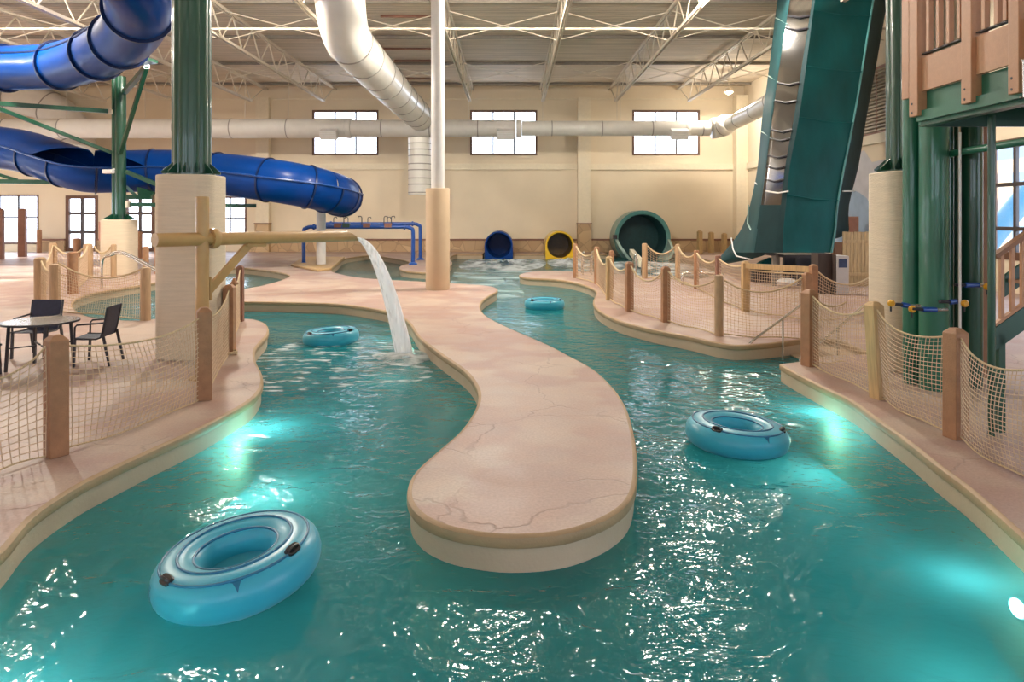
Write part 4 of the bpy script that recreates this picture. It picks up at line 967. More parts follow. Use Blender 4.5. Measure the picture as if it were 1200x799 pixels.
for i, px in enumerate((391, 403, 408, 424, 431, 450, 454, 458.5)):
    Y = Yf if i % 2 else Yb; q = at(px, 264, Y); s = -1 if px < 400 or 449 < px < 460 or 430 < px < 432 else 1; s = -s
    MB().tube([q, q + Vector((0, 0, 0.38)), q + Vector((s * 0.04, 0, 0.43)), q + Vector((s * 0.16, 0, 0.44)), q + Vector((s * 0.18, 0, 0.36))], 0.022, 6).build('spray_hook', M['dark_metal'], fr)
for px in (396, 406, 430, 455): MB().box(at(px, 264, Yf), (0.34, 0.22, 0.20)).build('valve_block', M['dark_post'] if px != 406 else M['green'], fr)
tag(MB().prism([gd(*p) for p in ((341, 312), (372, 318.5), (388, 316.5), (404, 302.8), (356, 302.5))], -0.0, 0.10).build('raised_slab', M['yellow_timber'], bevel=0.03), 'low sand-coloured slab under the legs of the blue pipe frame', 'slab')

# ---------------------------------------------------------------- air ducts
def duct_run(name, pts, r, label, ring_every=1.6, corr=True, group=None, closed_ends=True):
    root = thing(name, pts[0], label, 'air duct', group)
    P = resample([Vector(p) for p in pts], 0.12 if corr else 0.4, closed=False)
    rs = [r * (1 + (0.012 if i % 2 else 0)) for i in range(len(P))] if corr else r
    MB().tube(P, rs, 28, caps=closed_ends).build('duct_section', M['duct'], root, smooth='all' if not corr else True)
    L = 0; nxt = ring_every * .6
    for i in range(1, len(P) - 1):
        L += (P[i] - P[i - 1]).length
        if L > nxt:
            nxt += ring_every; t = (P[i + 1] - P[i - 1]).normalized(); a = P[i] - t * 0.03; b = P[i] + t * 0.03
            MB().tube([a, b], r * 1.03, 28).build('joint_ring', M['duct_line'], root, smooth=True)
    return root
YD = 41.0; zd = CAMZ + (253 - 150.5) / F * YD
X = lambda px: (px - CX) / F * YD
duct_run('ventilation_duct', [(XL + .1, YD, zd), (X(405.6), YD, zd)], 0.58, 'thick white corrugated duct crossing the hall below the high windows, left run', 3.4)
duct_run('ventilation_duct', [(X(412.4), YD, zd), (X(604.6), YD, zd)], 0.51, 'white corrugated duct run between the big sloping duct and its first reducer', 2.9)
duct_run('ventilation_duct', [(X(611.4), YD, zd), (X(832), YD, zd)], 0.45, 'thinner white corrugated duct run ending at the elbow by the corner', 3.0)
for px, r, lab in ((409, 0.60, 'raised white reducer collar on the crossing duct in front of the first high window'), (608, 0.53, 'raised white reducer collar on the crossing duct in front of the middle high window'), (805, 0.47, 'raised white collar on the crossing duct in front of the third high window')):
    tag(MB().tube([(X(px) - 0.16, YD, zd), (X(px) - 0.1, YD, zd), (X(px) + 0.1, YD, zd), (X(px) + 0.16, YD, zd)], [r * 0.97, r, r, r * 0.95], 28).build('ventilation_collar', M['duct'], smooth=True), lab, 'duct collar')
for px, lab in ((389, 'white supply grille box under the duct at the first high window'), (592.5, 'white supply grille box under the duct at the middle high window'), (793, 'white supply grille box under the duct at the third high window')):
    q = Vector((X(px), YD - 0.66, zd - 0.42)); g = thing('air_vent', q, lab, 'air grille', 'supply grilles on the crossing duct')
    MB().box(q, (1.0, 0.5, 0.55), Matrix.Rotation(0.45, 3, 'X')).build('grille_box', M['white_paint'], g, bevel=0.02)
    for k in range(4): MB().box(q + Matrix.Rotation(0.45, 3, 'X') @ Vector((0, -0.26, -0.18 + 0.12 * k)), (0.9, 0.02, 0.03), Matrix.Rotation(0.45, 3, 'X')).build('louvre', M['duct'], g)
# elbow and branch at the corner
duct_run('ventilation_duct', [(X(834), YD, zd), (X(843), YD, zd + 0.05), at(852, 145.5, 40.4)], 0.62, 'faceted white duct elbow near the hall corner', 1.2, corr=False)
duct_run('ventilation_duct', [at(857, 144.5, 39.7), at(880, 133, 36), at(915, 112, 31.5), at(960, 82, 27)], 0.44, 'white branch duct climbing from the corner elbow behind the big slide', 2.6, corr=False)
# big sloping main
main = catmull([Vector((-5.45, 40.4, 8.2)), Vector((-5.55, 35, 8.25)), Vector((-5.6, 26, 8.3)), Vector((-5.62, 23.4, 8.4)), Vector((-5.62, 22.5, 9.0)), Vector((-5.62, 22.3, 9.9)), Vector((-5.62, 22.3, 10.85))], 6)
duct_run('ventilation_duct', main, 0.80, 'biggest glossy white duct running from the roof riser toward the end wall', 2.2, corr=False)
duct_run('ventilation_duct', [(X(491.5), YD + 0.2, zd - 0.54), (X(491.5), YD + 0.2, CAMZ + 25 / F * YD)], 0.69, 'vertical white ribbed duct drop beside the white pole', 0.42)
duct_run('ventilation_duct', catmull([at(-70, 108, 43.2), at(-10, 112, 43.3), at(48, 121, 43.4), at(82, 146, 43.4), at(97, 188, 43.4), at(101, 200, 43.4)], 5), 1.02, 'wide white duct bending down behind the crossing duct in the far corner', 2.6, corr=False)
# duct hangers
for i, px in enumerate((78, 170, 287, 338, 549, 636, 723, 727)):
    x_ = X(px); tag(MB().tube([(x_, YD, zd + 0.5), (x_, YD, CZ - 0.02)], 0.018, 5).build('duct_hanger', M['steel_white']), 'thin hanger rod from roof to crossing duct', 'hanger rod', 'thin hanger rods of the crossing duct')

# ---------------------------------------------------------------- roof trusses, pipes, bracing
ZT, ZBm = 10.72, 9.45
def truss(x, label):
    root = thing('roof_truss', (x, 44.8, ZBm), label, 'roof truss', 'white steel roof trusses')
    for s in (-0.06, 0.06):
        MB().span((x + s - .035, -8, ZT - 0.12), (x + s + .035, 44.9, ZT)).build('top_chord', M['steel_white'], root)
        MB().span((x + s - .03, -6, ZBm - 0.06), (x + s + .03, 42.1, ZBm + 0.06)).build('bottom_chord', M['steel_white'], root)
    y = 44.2; up_ = True; me = None; k = 0
    y = 42.0
    MB().bar((x, 42.0, ZBm), (x, 44.3, ZT - 0.1), 0.05).build('end_strut', M['steel_white'], root)
    while y > 16:
        for (a, b) in (((x, y, ZBm), (x, y - 1.05, ZT - 0.1)), ((x, y - 1.05, ZT - 0.1), (x, y - 2.1, ZBm))):
            MB().bar(a, b, 0.045).build('web', M['steel_white'] if k % 2 == 0 else M['steel_white'], root); k += 1
        y -= 2.1
    return root
tx = [-25.1, -20.6, -16.1, -11.6, -7.1, -2.6, 1.9, 6.4, 10.9]
names = ['ninth', 'eighth', 'seventh', 'sixth', 'fifth', 'fourth', 'third', 'second', 'first']
for x_, nme in zip(tx, names): truss(x_, 'white steel roof truss, %s from the big slide side wall' % nme)
for i, Y in enumerate((21.0, 26.9, 32.3, 37.9, 43.7)):
    tag(MB().span((XL, Y - 0.06, CZ - 0.16), (XR, Y + 0.06, CZ - 0.02)).build('roof_pipe', M['steel_grey']), ('first', 'second', 'third', 'fourth', 'last')[i] + ' of the dark thin lines crossing the roof deck, counted toward the end wall', 'pipe', 'dark thin lines across the roof deck')
tag(MB().tube([(XL, 26.2, 9.53), (XR, 26.2, 9.53)], 0.042, 8).build('strut_pipe', M['steel_white'], smooth=True), 'bright white pipe crossing all trusses at their lower chords', 'pipe')
xs = tx + [XR - .1]
for i in range(len(xs) - 1):
    for (Y0, lab) in ((27.5, 'nearer'), (36.5, 'farther')):
        a, b = xs[i], xs[i + 1]; Y1 = Y0 + (3.5 if Y0 < 30 else 4.0)
        r_ = thing('cross_brace', (a, Y0, 10.0), '%s crossed rod brace between roof trusses, bay %s from the side wall' % (lab, names[i] if i < len(names) else 'first'), 'brace', 'crossed rods between the trusses')
        MB().bar((a + .05, Y0, 10.60 if lab == 'nearer' else 10.5), (b - .05, Y0 + .3, 9.5), 0.035).build('rod', M['steel_white'], r_)
        MB().bar((a + .05, Y0 + .2, 9.5), (b - .05, Y0 + .1, 10.60), 0.035).build('rod', M['steel_white'], r_)
for i, (px, y0, y1) in enumerate(((446, 20, 20), (446, 58, 58), (462, 72, 72), (470, 93, 93))):
    Y = 8.45 * F / (253 - y0); a, b = (px - CX) / F * Y, (521 - CX) / F * Y
    tag(MB().tube([(a, Y, CZ - 0.07), (b, Y, CZ - 0.07)], 0.055, 6).build('ceiling_sprinkler_pipe', M['dark_post']), ('nearest', 'second', 'third', 'farthest')[i] + ' short dark sprinkler pipe beside the biggest duct', 'pipe')

# ---------------------------------------------------------------- lamps
def highbay(x, y, label, power, z=10.33):
    root = thing('ceiling_lamp', (x, y, z), label, 'lamp', 'high bay roof lamps')
    MB().lathe((x, y, z), [(0.26, 0.0), (0.27, 0.03), (0.20, 0.22), (0.10, 0.30), (0.0, 0.30)], 20).build('reflector', M['steel_white'], root, smooth=True)
    MB().lathe((x, y, z), [(0, -0.14), (0.13, -0.10), (0.19, -0.0), (0.19, 0.02), (0, 0.02)], 16).build('lens', M['lamp'], root, smooth=True)
    MB().tube([(x, y, z + 0.3), (x, y, CZ - 0.02)], 0.02, 6).build('stem', M['steel_white'], root)
    ls_ = bpy.data.lights.new('bay_spot', 'SPOT'); ls_.energy = power * 0.85; ls_.spot_size = math.radians(178); ls_.spot_blend = 0.1; ls_.shadow_soft_size = 0.3; ls_.color = (1.0, 0.92, 0.81)
    lso = bpy.data.objects.new('bay_spot', ls_); COL.objects.link(lso); lso.location = (x, y, z - 0.3)
    ld = bpy.data.lights.new('bay_light', 'POINT'); ld.energy = power * 0.28; ld.shadow_soft_size = 0.22; ld.color = (1.0, 0.92, 0.81)
    lo_ = bpy.data.objects.new('bay_light', ld); COL.objects.link(lo_); lo_.location = (x, y, z - 0.36)
BAY = 2600
highbay(12.7, 40.0, 'lit lamp hanging near the hall corner beside the branch duct', 900, z=9.6)
for y_, row in ((22.3, 'middle'), (10.0, 'near'), (-3.5, 'rearmost')):
    for x_, cn in ((-26, 'far outer'), (-17.5, 'outer'), (-9.4, 'inner'), (-0.8, 'central'), (6.1, 'deck side')):
        highbay(x_, y_, 'roof lamp over the pool hall, %s row, %s place' % (row, cn), {'middle': 2300, 'near': 120, 'rearmost': 70}[row])

def pool_lamp(px, py, nx, ny, power, label, z=-0.55, off=0.05):
    # on the submerged wall, facing the water
    Y = (CAMZ - z) * F / (py - HZ); c = Vector(((px - CX) / F * Y, Y, z)); nrm = Vector((nx, ny, 0)).normalized()
    root = thing('pool_lamp', c, label, 'pool lamp', 'round underwater lamps in the river walls')
    R_ = axis_R(nrm); 
    MB().lathe(c, [(0, 0.0), (0.06, 0.0), (0.07, 0.02), (0.07, 0.04), (0, 0.04)], 18, R=R_).build('lens', M['pool_lens'], root)
    MB().lathe(c, [(0.07, -0.03), (0.095, -0.03), (0.095, 0.035), (0.07, 0.035)], 18, R=R_, close=True).build('bezel', M['chrome'], root)
    ld = bpy.data.lights.new('pool_light', 'POINT'); ld.energy = power * 0.6; ld.shadow_soft_size = 0.22; ld.color = (0.72, 1.0, 0.95)
    lo_ = bpy.data.objects.new('pool_light', ld); COL.objects.link(lo_); lo_.location = c + nrm * 0.48
pool_lamp(268, 524, 1, -0.35, 110, 'glowing underwater lamp below the near terrace bank')
pool_lamp(982, 500, -1, -0.7, 80, 'glowing underwater lamp below the bank of the leaning yellow post')
pool_lamp(1196, 712, -1, -0.25, 45, 'glowing underwater lamp at the near end of the curved bank')
pool_lamp(-176, 935, 1, 0.1, 110, 'unseen underwater fill lamp of the near bank, below the camera side')  # added out of view to brighten the near water
pool_lamp(712, 343, -0.9, -0.6, 60, 'glowing underwater lamp in the far channel by the narrow deck')
pool_lamp(478, 412, -1, -0.3, 15, 'glowing underwater lamp near the falling water')
for q, lab in ((548, 'added underwater fill lamp between the far ledge and the blue slide mouth'), (620, 'added underwater fill lamp between the blue and yellow slide mouths'), (420, 'added underwater fill lamp near the blue pipe frame')):
    pool_lamp(q, 304.5 if q > 430 else 306.5, 0, -1, 600, lab)  # added fill lamps that give the far water an aqua glow
pool_lamp(775, 402, -0.6, -1, 50, 'glowing underwater lamp under the netted deck')

# ---------------------------------------------------------------- big green slide
def P(px, py, Y): return at(px, py, Y)
levels = [ # py, flank-left px, window-left, strip, tarp-left, tarp-right, right flank px
 (-30, 918, 932, 958, 961, 1029, 1046), (0, 912, 926, 952, 955, 1023, 1040), (75, 903, 914, 940, 945, 1011, 1027), (140, 894, 905, 930, 936, 1000, 1015),
 (195, 889, 898, 920, 925.5, 989, 1006), (240, 880, 892, 915, 921, 981, 995), (268, 870, 888, 911, 918, 978.5, 995), (296, 856, 884, 908, 917, 974, 976)]
Yt = 22.5
bs = thing('drop_slide', (9.3, 25, 0), 'huge steep dark green slide wrapped in teal tarpaulin, dropping from the roof', 'water slide')
def lv(i): return levels[i]
def column_pts(idx, Y): return [P(l[idx], l[0], Y) for l in levels]
def panel(pl, pr, m, name, th=0.12, smooth=True, sub=3, ripple=0.0):
    mb = MB(); rings = []
    A = catmull(pl, sub); B = catmull(pr, sub)
    for i, (a, b) in enumerate(zip(A, B)):
        k = 6; row = []
        for j in range(k + 1):
            q = a.lerp(b, j / k); q.y += ripple * math.sin(i * 1.3 + j * 0.8) * math.sin(PI * j / k); row.append(q)
        back = [q + Vector((0, th, 0)) for q in reversed(row)]; rings.append(row + back)
    mb.loft(rings); return mb.build(name, m, bs, smooth=True)
Lf = [P(l[1], l[0], Yt + 3.2 + (2.5 if l[0] > 260 else 0)) for l in levels]
Wl = [P(l[2], l[0], Yt + 0.7) for l in levels]; St = [P(l[3], l[0], Yt + 0.15) for l in levels]
Tl = [P(l[4], l[0], Yt) for l in levels]; Tr = [P(l[5], l[0], Yt) for l in levels]
Rf = [P(l[6], l[0], Yt + 2.6) for l in levels]
panel(Tl, Tr, M['tarp'], 'tarpaulin', 0.14, ripple=0.05)
panel(Wl[:-2], St[:-2], M['smoke_panel'], 'smoked_window', 0.04)
panel(Wl[-3:], St[-3:], M['tarp_dark'], 'lower_shell', 0.1)
panel(St, Tl, M['tarp_dark'], 'edge_strip', 0.10)
panel(Lf, Wl, M['flank'], 'flank_panel', 0.10)
panel(Tr[:-1], Rf[:-1], M['tarp_dark'], 'flank_panel', 0.10)
# right flank rounded foot
a = Tr[-2]; b = Rf[-2]; MB().add([a, b, P(994, 275, Yt + 2.5), P(988, 277, Yt + 2), P(978, 280, Yt)], [(0, 1, 2, 3, 4)]).build('flank_foot', M['tarp_dark'], bs)
# far face so the shell reads as a body
panel([p + Vector((0.75, 0.6, 0)) for p in Lf[:-2]], [p + Vector((-0.1, 1.2, 0)) for p in Rf[:-2]], M['tarp_dark'], 'rear_shell', 0.05)
# ribs over the windows
for py in (18, 33, 97, 118, 152, 162, 182, 195, 210):
    def ip(idx, Y):
        for l0, l1 in zip(levels, levels[1:]):
            if l0[0] <= py <= l1[0]: f = (py - l0[0]) / (l1[0] - l0[0]); return P(l0[idx] + f * (l1[idx] - l0[idx]), py, Y)
    a = ip(2, Yt + 0.66); b = ip(3, Yt + 0.1); c2 = (a + b) / 2 + Vector((0, -0.05, -0.08))
    MB().tube([a, c2, b], 0.035, 6).build('rib', M['dark_metal'], bs)
def seam(idx_a, idx_b, Ya, Yb_, py, m=M['tarp_seam'], r=0.022, droop=0.0):
    for l0, l1 in zip(levels, levels[1:]):
        if l0[0] <= py <= l1[0]:
            f = (py - l0[0]) / (l1[0] - l0[0]); a = P(l0[idx_a] + f * (l1[idx_a] - l0[idx_a]), py - 3, Ya); b = P(l0[idx_b] + f * (l1[idx_b] - l0[idx_b]), py + 4, Yb_)
            mid = (a + b) / 2 + Vector((0, -0.03, -droop)); MB().tube([a, mid, b], r, 5).build('seam', m, bs); return
for py in (24, 92, 157): seam(1, 2, Yt + 3.1, Yt + 0.62, py, M['teal_pale'], 0.025)
for py in (15, 80, 140, 231): seam(4, 5, Yt - 0.05, Yt - 0.05, py, M['tarp'], 0.02, 0.05)
MB().tube([p + Vector((0, -0.03, 0)) for p in catmull(Tr, 3)], 0.035, 6).build('edge_rope', M['tarp_seam'], bs)
MB().tube([P(885, 214, Yt + 3.0), P(898, 224, Yt + .6), P(912, 226, Yt + 0.1), P(924, 224, Yt - 0.05)], 0.028, 6).build('tie_rope', M['white_paint'], bs, label='white tie rope')
MB().tube([P(988, 224, Yt), P(1001, 224, Yt + 2.5)], 0.025, 6).build('tie_rope', M['white_paint'], bs)
MB().tube([P(857, 279, Yt + 5), P(859, 292, Yt + 3.8), P(863, 300, Yt + 3), P(880, 304, Yt + 2.2)], 0.028, 6).build('tie_rope', M['white_paint'], bs)
# curved run-out going away to the left
ro = []
topL = [P(880, 240, Yt + 3.2), P(870, 266, Yt + 5.5), P(857, 285, Yt + 7), P(842, 303, Yt + 8.5)]
botL = [P(915, 250, Yt + 0.8), P(911, 284, Yt + 1.2), P(893, 300, Yt + 2.6), P(852, 309, Yt + 6.5)]
A = catmull(topL, 4); B = catmull(botL, 4); rings = []
for a_, b_ in zip(A, B):
    row = [a_.lerp(b_, j / 6) + Vector((-0.35 * math.sin(PI * j / 6), -0.5 * math.sin(PI * j / 6), 0)) for j in range(7)]; rings.append(row + [q + Vector((0.25, 0.35, 0.05)) for q in reversed(row)])
MB().loft(rings).build('run_out', M['flank'], bs, smooth=True)
MB().tube([P(877, 240, Yt + 2.6), P(876, 262, Yt + 2.6), P(888, 284, Yt + 2)], 0.03, 5).build('seam', M['teal_pale'], bs)
# structure beneath
un = thing('slide_undercarriage', (8.5, 23.5, 0), 'dark platform, props and junk under the foot of the big slide', 'platform')
MB().span((P(917, 300, 23).x, 22.8, 0.95), (P(970, 300, 23).x, 24.6, 1.05)).build('deck_plate', M['dark_metal'], un)
MB().span((P(927, 300, 25).x, 25.6, 0.0), (P(975, 300, 25).x, 25.8, 1.0)).build('back_panel', M['dark_metal'], un)
for px, Y in ((907, 23.0), (911, 23.4), (935, 23), (972, 23)): MB().span((P(px, 300, Y).x - .06, Y - .06, 0), (P(px, 300, Y).x + .06, Y + .06, 1.02 if px < 915 else 0.94)).build('prop', M['steel_grey'] if px < 915 else M['dark_metal'], un)
MB().tube([P(905, 320, 23), P(913, 316, 23.2), P(917, 312, 23.5)], 0.04, 5).build('hose', M['white_paint'], un)
MB().lathe(P(922, 330, 22.4) * 1 + Vector((0, 0, -0.1)), [(0, 0), (0.3, 0), (0.34, 0.1), (0.2, 0.2), (0, 0.22)], 16).build('sandbag', M['cabinet'], un, smooth=True)
MB().span((P(880, 320, 24.5).x, 24.2, 0.0), (P(902, 300, 24.5).x, 24.9, 0.45)).build('crate', M['cabinet_dark'], un)
v = [P(884, 314, 24.1), P(905, 318, 24.1), P(905, 302, 24.1), P(893, 307, 24.1)]
MB().add(v + [q + Vector((0, 0.3, 0)) for q in v], [(0, 1, 2, 3), (7, 6, 5, 4), (0, 4, 5, 1), (1, 5, 6, 2), (2, 6, 7, 3), (3, 7, 4, 0)]).build('tarp_flap', M['tarp'], un)
# control cabinet
cb = thing('control_cabinet', (*gd(980, 345), 0), 'grey control cabinet with dark side and dark blue panel beside the pen', 'cabinet')
x0, y0 = gd(980.5, 346); x1 = x0 + 0.36
MB().span((x0, y0, 0.02), (x1, y0 + 0.7, 1.17)).build('body', M['cabinet'], cb, bevel=0.01)
MB().span((x0 - 0.02, y0 + 0.02, 0.0), (x0 - 0.001, y0 + 0.7, 1.2)).build('side_panel', M['cabinet_dark'], cb)
MB().span((x0 - 0.43, y0 + 0.25, 0.0), (x0 - 0.02, y0 + 0.75, 1.22)).build('side_box', M['cabinet_dark'], cb)
MB().span((x0 + 0.06, y0 - 0.012, 0.82), (x1 - 0.06, y0 + 0.001, 1.08)).build('panel', M['screen'], cb)
# picket fence
pf = thing('picket_fence', (*gd(1006, 338), 0), 'tall yellowish wooden picket fence behind the beige column', 'fence')
Yp = 22.8
for i in range(14):
    x_ = (987.5 - CX) / F * Yp + i * 0.125; z = 1.83 - 0.008 * (i % 3)
    MB().prism([(x_, Yp), (x_ + 0.115, Yp), (x_ + 0.115, Yp + 0.02), (x_, Yp + 0.02)], 0.0, z).build('picket', M['fence_wood'], pf)
MB().span(((987 - CX) / F * Yp, Yp - 0.05, 1.45), ((987 - CX) / F * Yp + 1.78, Yp, 1.55)).build('rail', M['fence_wood'], pf)
MB().span(((987 - CX) / F * Yp, Yp - 0.05, 0.35), ((987 - CX) / F * Yp + 1.78, Yp, 0.45)).build('rail', M['fence_wood'], pf)

# ---------------------------------------------------------------- right wall items
ve = thing('wall_louvre', (XR, 28, 5), 'large taupe metal louvre high on the side wall behind the big slide', 'louvre')
va, vb, vz0, vz1 = 26.6, 30.4, CAMZ + (253 - 153) / F * 27.3, CAMZ + (253 - 71) / F * 27.3
for q in ((va, va + .1, vz0, vz1), (vb - .1, vb, vz0, vz1), (va, vb, vz1 - .1, vz1), (va, vb, vz0, vz0 + .1), ((va + vb) / 2 - .05, (va + vb) / 2 + .05, vz0, vz1)):
    MB().span((XR - 0.10, q[0], q[2]), (XR - 0.005, q[1], q[3])).build('frame', M['dark_post'], ve)
for i in range(18):
    z = vz0 + 0.16 + i * (vz1 - vz0 - 0.3) / 17; MB().box((XR - 0.05, (va + vb) / 2, z), (0.09, vb - va - .2, 0.10), Matrix.Rotation(0.5, 3, 'Y')).build('slat', M['louvre'], ve)
MB().span((XR - 0.004, va, vz0), (XR - 0.001, vb, vz1)).build('backing', M['cabinet_dark'], ve)
def rw(px, py):
    Y = XR * F / (px - CX); return Vector((XR - 0.012, Y, CAMZ - (py - HZ) / F * Y))
mu = thing('mural', (XR, 29, 0), 'pale painted mural of blue and white mountains on the side wall', 'mural')
w_ = [rw(975, 300), rw(975, 235), rw(990, 195), rw(1005, 178), rw(1013, 176), rw(1022, 190), rw(1040, 186), rw(1060, 200), rw(1060, 300)]
MB().add(w_ + [q + Vector((0.01, 0, 0)) for q in w_], [tuple(range(9))]).build('snow_mountain', M['mural_white'], mu)
w_ = [rw(975, 300), rw(978, 262), rw(990, 235), rw(999, 222), rw(1008, 226), rw(1016, 232), rw(1026, 248), rw(1060, 262), rw(1060, 300)]
w_ = [q + Vector((-0.01, 0, 0)) for q in w_]; MB().add(w_, [tuple(range(9))]).build('blue_mountain', M['mural_blue'], mu)
q = at(998, 264, 29); tag(MB().box(q, (0.45, 0.3, 0.75)).build('wall_box', M['sign_pink']), 'small pinkish box above the picket fence', 'box')
tag(MB().span((at(978, 300, 26).x, 26, 0), (at(990, 300, 26).x, 26.3, 1.35)).build('timber_stack', M['panel_wood'], bevel=0.01), 'orange timber posts seen between slide and picket fence', 'timber')

# ---------------------------------------------------------------- play tower (right)
pt = thing('play_tower', (6.0, 8.0, 0), 'green steel play tower with orange-brown railing, beside the beige column', 'play tower')
XP = 4.72
def tower_pipe(px, Y, r, z1, nm='leg', m='green', z0=0.0): 
    x_ = (px - CX) / F * Y; MB().tube([(x_, Y, z0), (x_, Y, z1)], r, 24).build(nm, M[m], pt, smooth=True)
tower_pipe(1068.5, 9.62, 0.115, 4.6, m='green_light'); tower_pipe(1094.5, 9.3, 0.18, 3.82, m='green_light')
tower_pipe(1107, 9.55, 0.11, 3.82); tower_pipe(1117, 9.7, 0.07, 3.82); tower_pipe(1139, 9.4, 0.13, 3.82)
tower_pipe(1162, 7.3, 0.037, 3.42); 
MB().tube([((1125 - CX) / F * 9.0, 9.0, 0), ((1125 - CX) / F * 9.0, 9.0, 3.45)], 0.015, 8).build('downpipe', M['white_paint'], pt, smooth=True, label='thin white pipe')
MB().span(((1150 - CX) / F * 9.9, 9.9, 0), ((1157.5 - CX) / F * 9.9, 10.0, 3.8)).build('timber_post', M['stair_wood'], pt)
for (z, dz) in ((1.40, 0.1), (1.9, 0.1)): MB().box(((1094.5 - CX) / F * 9.3, 9.3, z), (0.02, 0.02, 0.02)).build('stud', M['green'], pt)
MB().tube([at(1108, 181, 9.35), at(1205, 165, 8.0), at(1290, 151, 7.3)], 0.047, 12).build('cross_pipe', M['green_light'], pt, smooth=True)
# platform: edge beam with flanges, underside
MB().span((XP + 0.07, 2.5, 3.40), (XP + 0.20, 8.05, 3.42)).build('edge_beam', M['green'], pt)
MB().span((XP + 0.11, 2.5, 3.42), (XP + 0.13, 8.05, 3.80)).build('edge_beam', M['green_light'], pt)
MB().span((XP + 0.05, 2.5, 3.46), (XP + 0.11, 8.05, 3.58)).build('edge_beam', M['green_light'], pt)
MB().span((XP + 0.11, 8.03, 3.40), (9.5, 8.06, 3.72)).build('end_beam', M['green'], pt)
MB().span((XP + 0.13, 2.5, 3.72), (9.5, 8.03, 3.80)).build('platform', M['green'], pt)
for y_ in (6.9, 5.6, 4.3): MB().span((XP + 0.13, y_, 3.46), (9.5, y_ + .06, 3.72)).build('joist', M['green'], pt)
def rail_post(y0, y1, zb): 
    o = MB().span((XP, y0, zb), (XP + 0.185, y1, 5.75)).build('railing_post', M['panel_wood'], pt, bevel=0.008)
    for z in (zb + 0.045, zb + 0.15):
        c = Vector((XP - 0.001, (y0 + y1) / 2 + 0.02, z)); MB().lathe(c, [(0, 0.004), (0.012, 0.004), (0.014, 0.0)], 10, R=Matrix.Rotation(-PI / 2, 3, 'Y')).build('screw', M['dark_metal'], o)
rail_post(7.95, 8.12, 3.52); rail_post(7.02, 7.18, 3.52); rail_post(6.36, 6.50, 3.50); rail_post(5.4, 5.56, 3.5); rail_post(4.4, 4.56, 3.5)
MB().span((XP + 0.02, 8.16, 3.76), (XP + 0.06, 8.30, 5.75)).build('corner_board', M['panel_wood'], pt)
for a, b in ((7.18, 7.95), (6.50, 7.02), (5.56, 6.36), (4.56, 5.4)):
    MB().span((XP + 0.05, a, 3.80), (XP + 0.09, b, 4.19)).build('fascia_board', M['panel_wood'], pt)
    MB().span((XP + 0.05, a, 4.225), (XP + 0.11, b, 4.24)).build('gap_strip', M['cabinet_dark'], pt)
for y_ in (7.80, 7.62, 7.44, 7.26, 6.88, 6.70, 6.58, 6.2, 6.0, 5.8):
    MB().span((XP + 0.03, y_ - 0.02, 4.235), (XP + 0.085, y_ + 0.03, 5.6)).build('baluster', M['panel_wood'], pt)
MB().span((XP + 0.0, 4.4, 5.6), (XP + 0.14, 8.2, 5.68)).build('top_rail', M['panel_wood'], pt)
MB().tube([at(1197, 70, 6.3), at(1199, 70, 6.3), at(1199.5, 114, 6.3), at(1195, 114, 6.3)], 0.008, 6).build('hook', M['chrome'], pt)

# staircase
stc = thing('staircase', (5.3, 7.6, 0), 'green and brown staircase with wooden balusters behind the green post', 'staircase')
Ys = 7.4; A0 = at(1166.5, 384, Ys); A1 = at(1200, 360, Ys); sl = (A1.z - A0.z) / (A1.x - A0.x); x0 = A0.x; x1 = x0 + 1.9
def zl(x_, dz): return A0.z + sl * (x_ - x0) + dz
for Y, near_side in ((Ys, True), (Ys + 0.8, False)):
    xs0 = x0 if near_side else x0 + 0.68
    vs = [(xs0, Y, zl(xs0, -0.25)), (x1, Y, zl(x1, -0.25)), (x1, Y, zl(x1, 0)), (xs0, Y, zl(xs0, 0))]; vs = [Vector(v_) for v_ in vs]; vs += [v_ + Vector((0, .05, 0)) for v_ in vs]
    MB().add(vs, [(0, 1, 2, 3), (7, 6, 5, 4), (0, 4, 5, 1), (1, 5, 6, 2), (2, 6, 7, 3), (3, 7, 4, 0)]).build('stringer', M['green'], stc)
    if not near_side: continue
    MB().bar((x0, Y + .02, zl(x0, 0.77)), (x1, Y + .02, zl(x1, 0.77)), 0.09, 0.045).build('handrail', M['stair_wood'], stc)
    MB().bar((x0, Y + .02, zl(x0, 0.03)), (x1, Y + .02, zl(x1, 0.03)), 0.05, 0.03).build('bottom_rail', M['panel_wood'], stc)
    for i in range(20):
        xx = x0 + 0.06 + i * 0.115; 
        if xx < x1: MB().span((xx, Y, zl(xx, 0.03)), (xx + 0.038, Y + 0.04, zl(xx, 0.76))).build('baluster', M['panel_wood'], stc)
for i in range(12):
    xx = x0 + 0.72 + i * 0.25
    if xx + .25 < x1: MB().span((xx, Ys + .05, zl(xx, -0.10)), (xx + 0.27, Ys + 0.8, zl(xx, -0.06))).build('tread', M['stair_wood'], stc)
for xx in (x0 + 0.04, x0 + 2.2):
    for Y in ((Ys + .03,) if xx < x0 + 1 else (Ys + .03, Ys + .82)): MB().span((xx, Y - .03, 0), (xx + .07, Y + .03, zl(xx, -0.1))).build('prop', M['green'], stc)

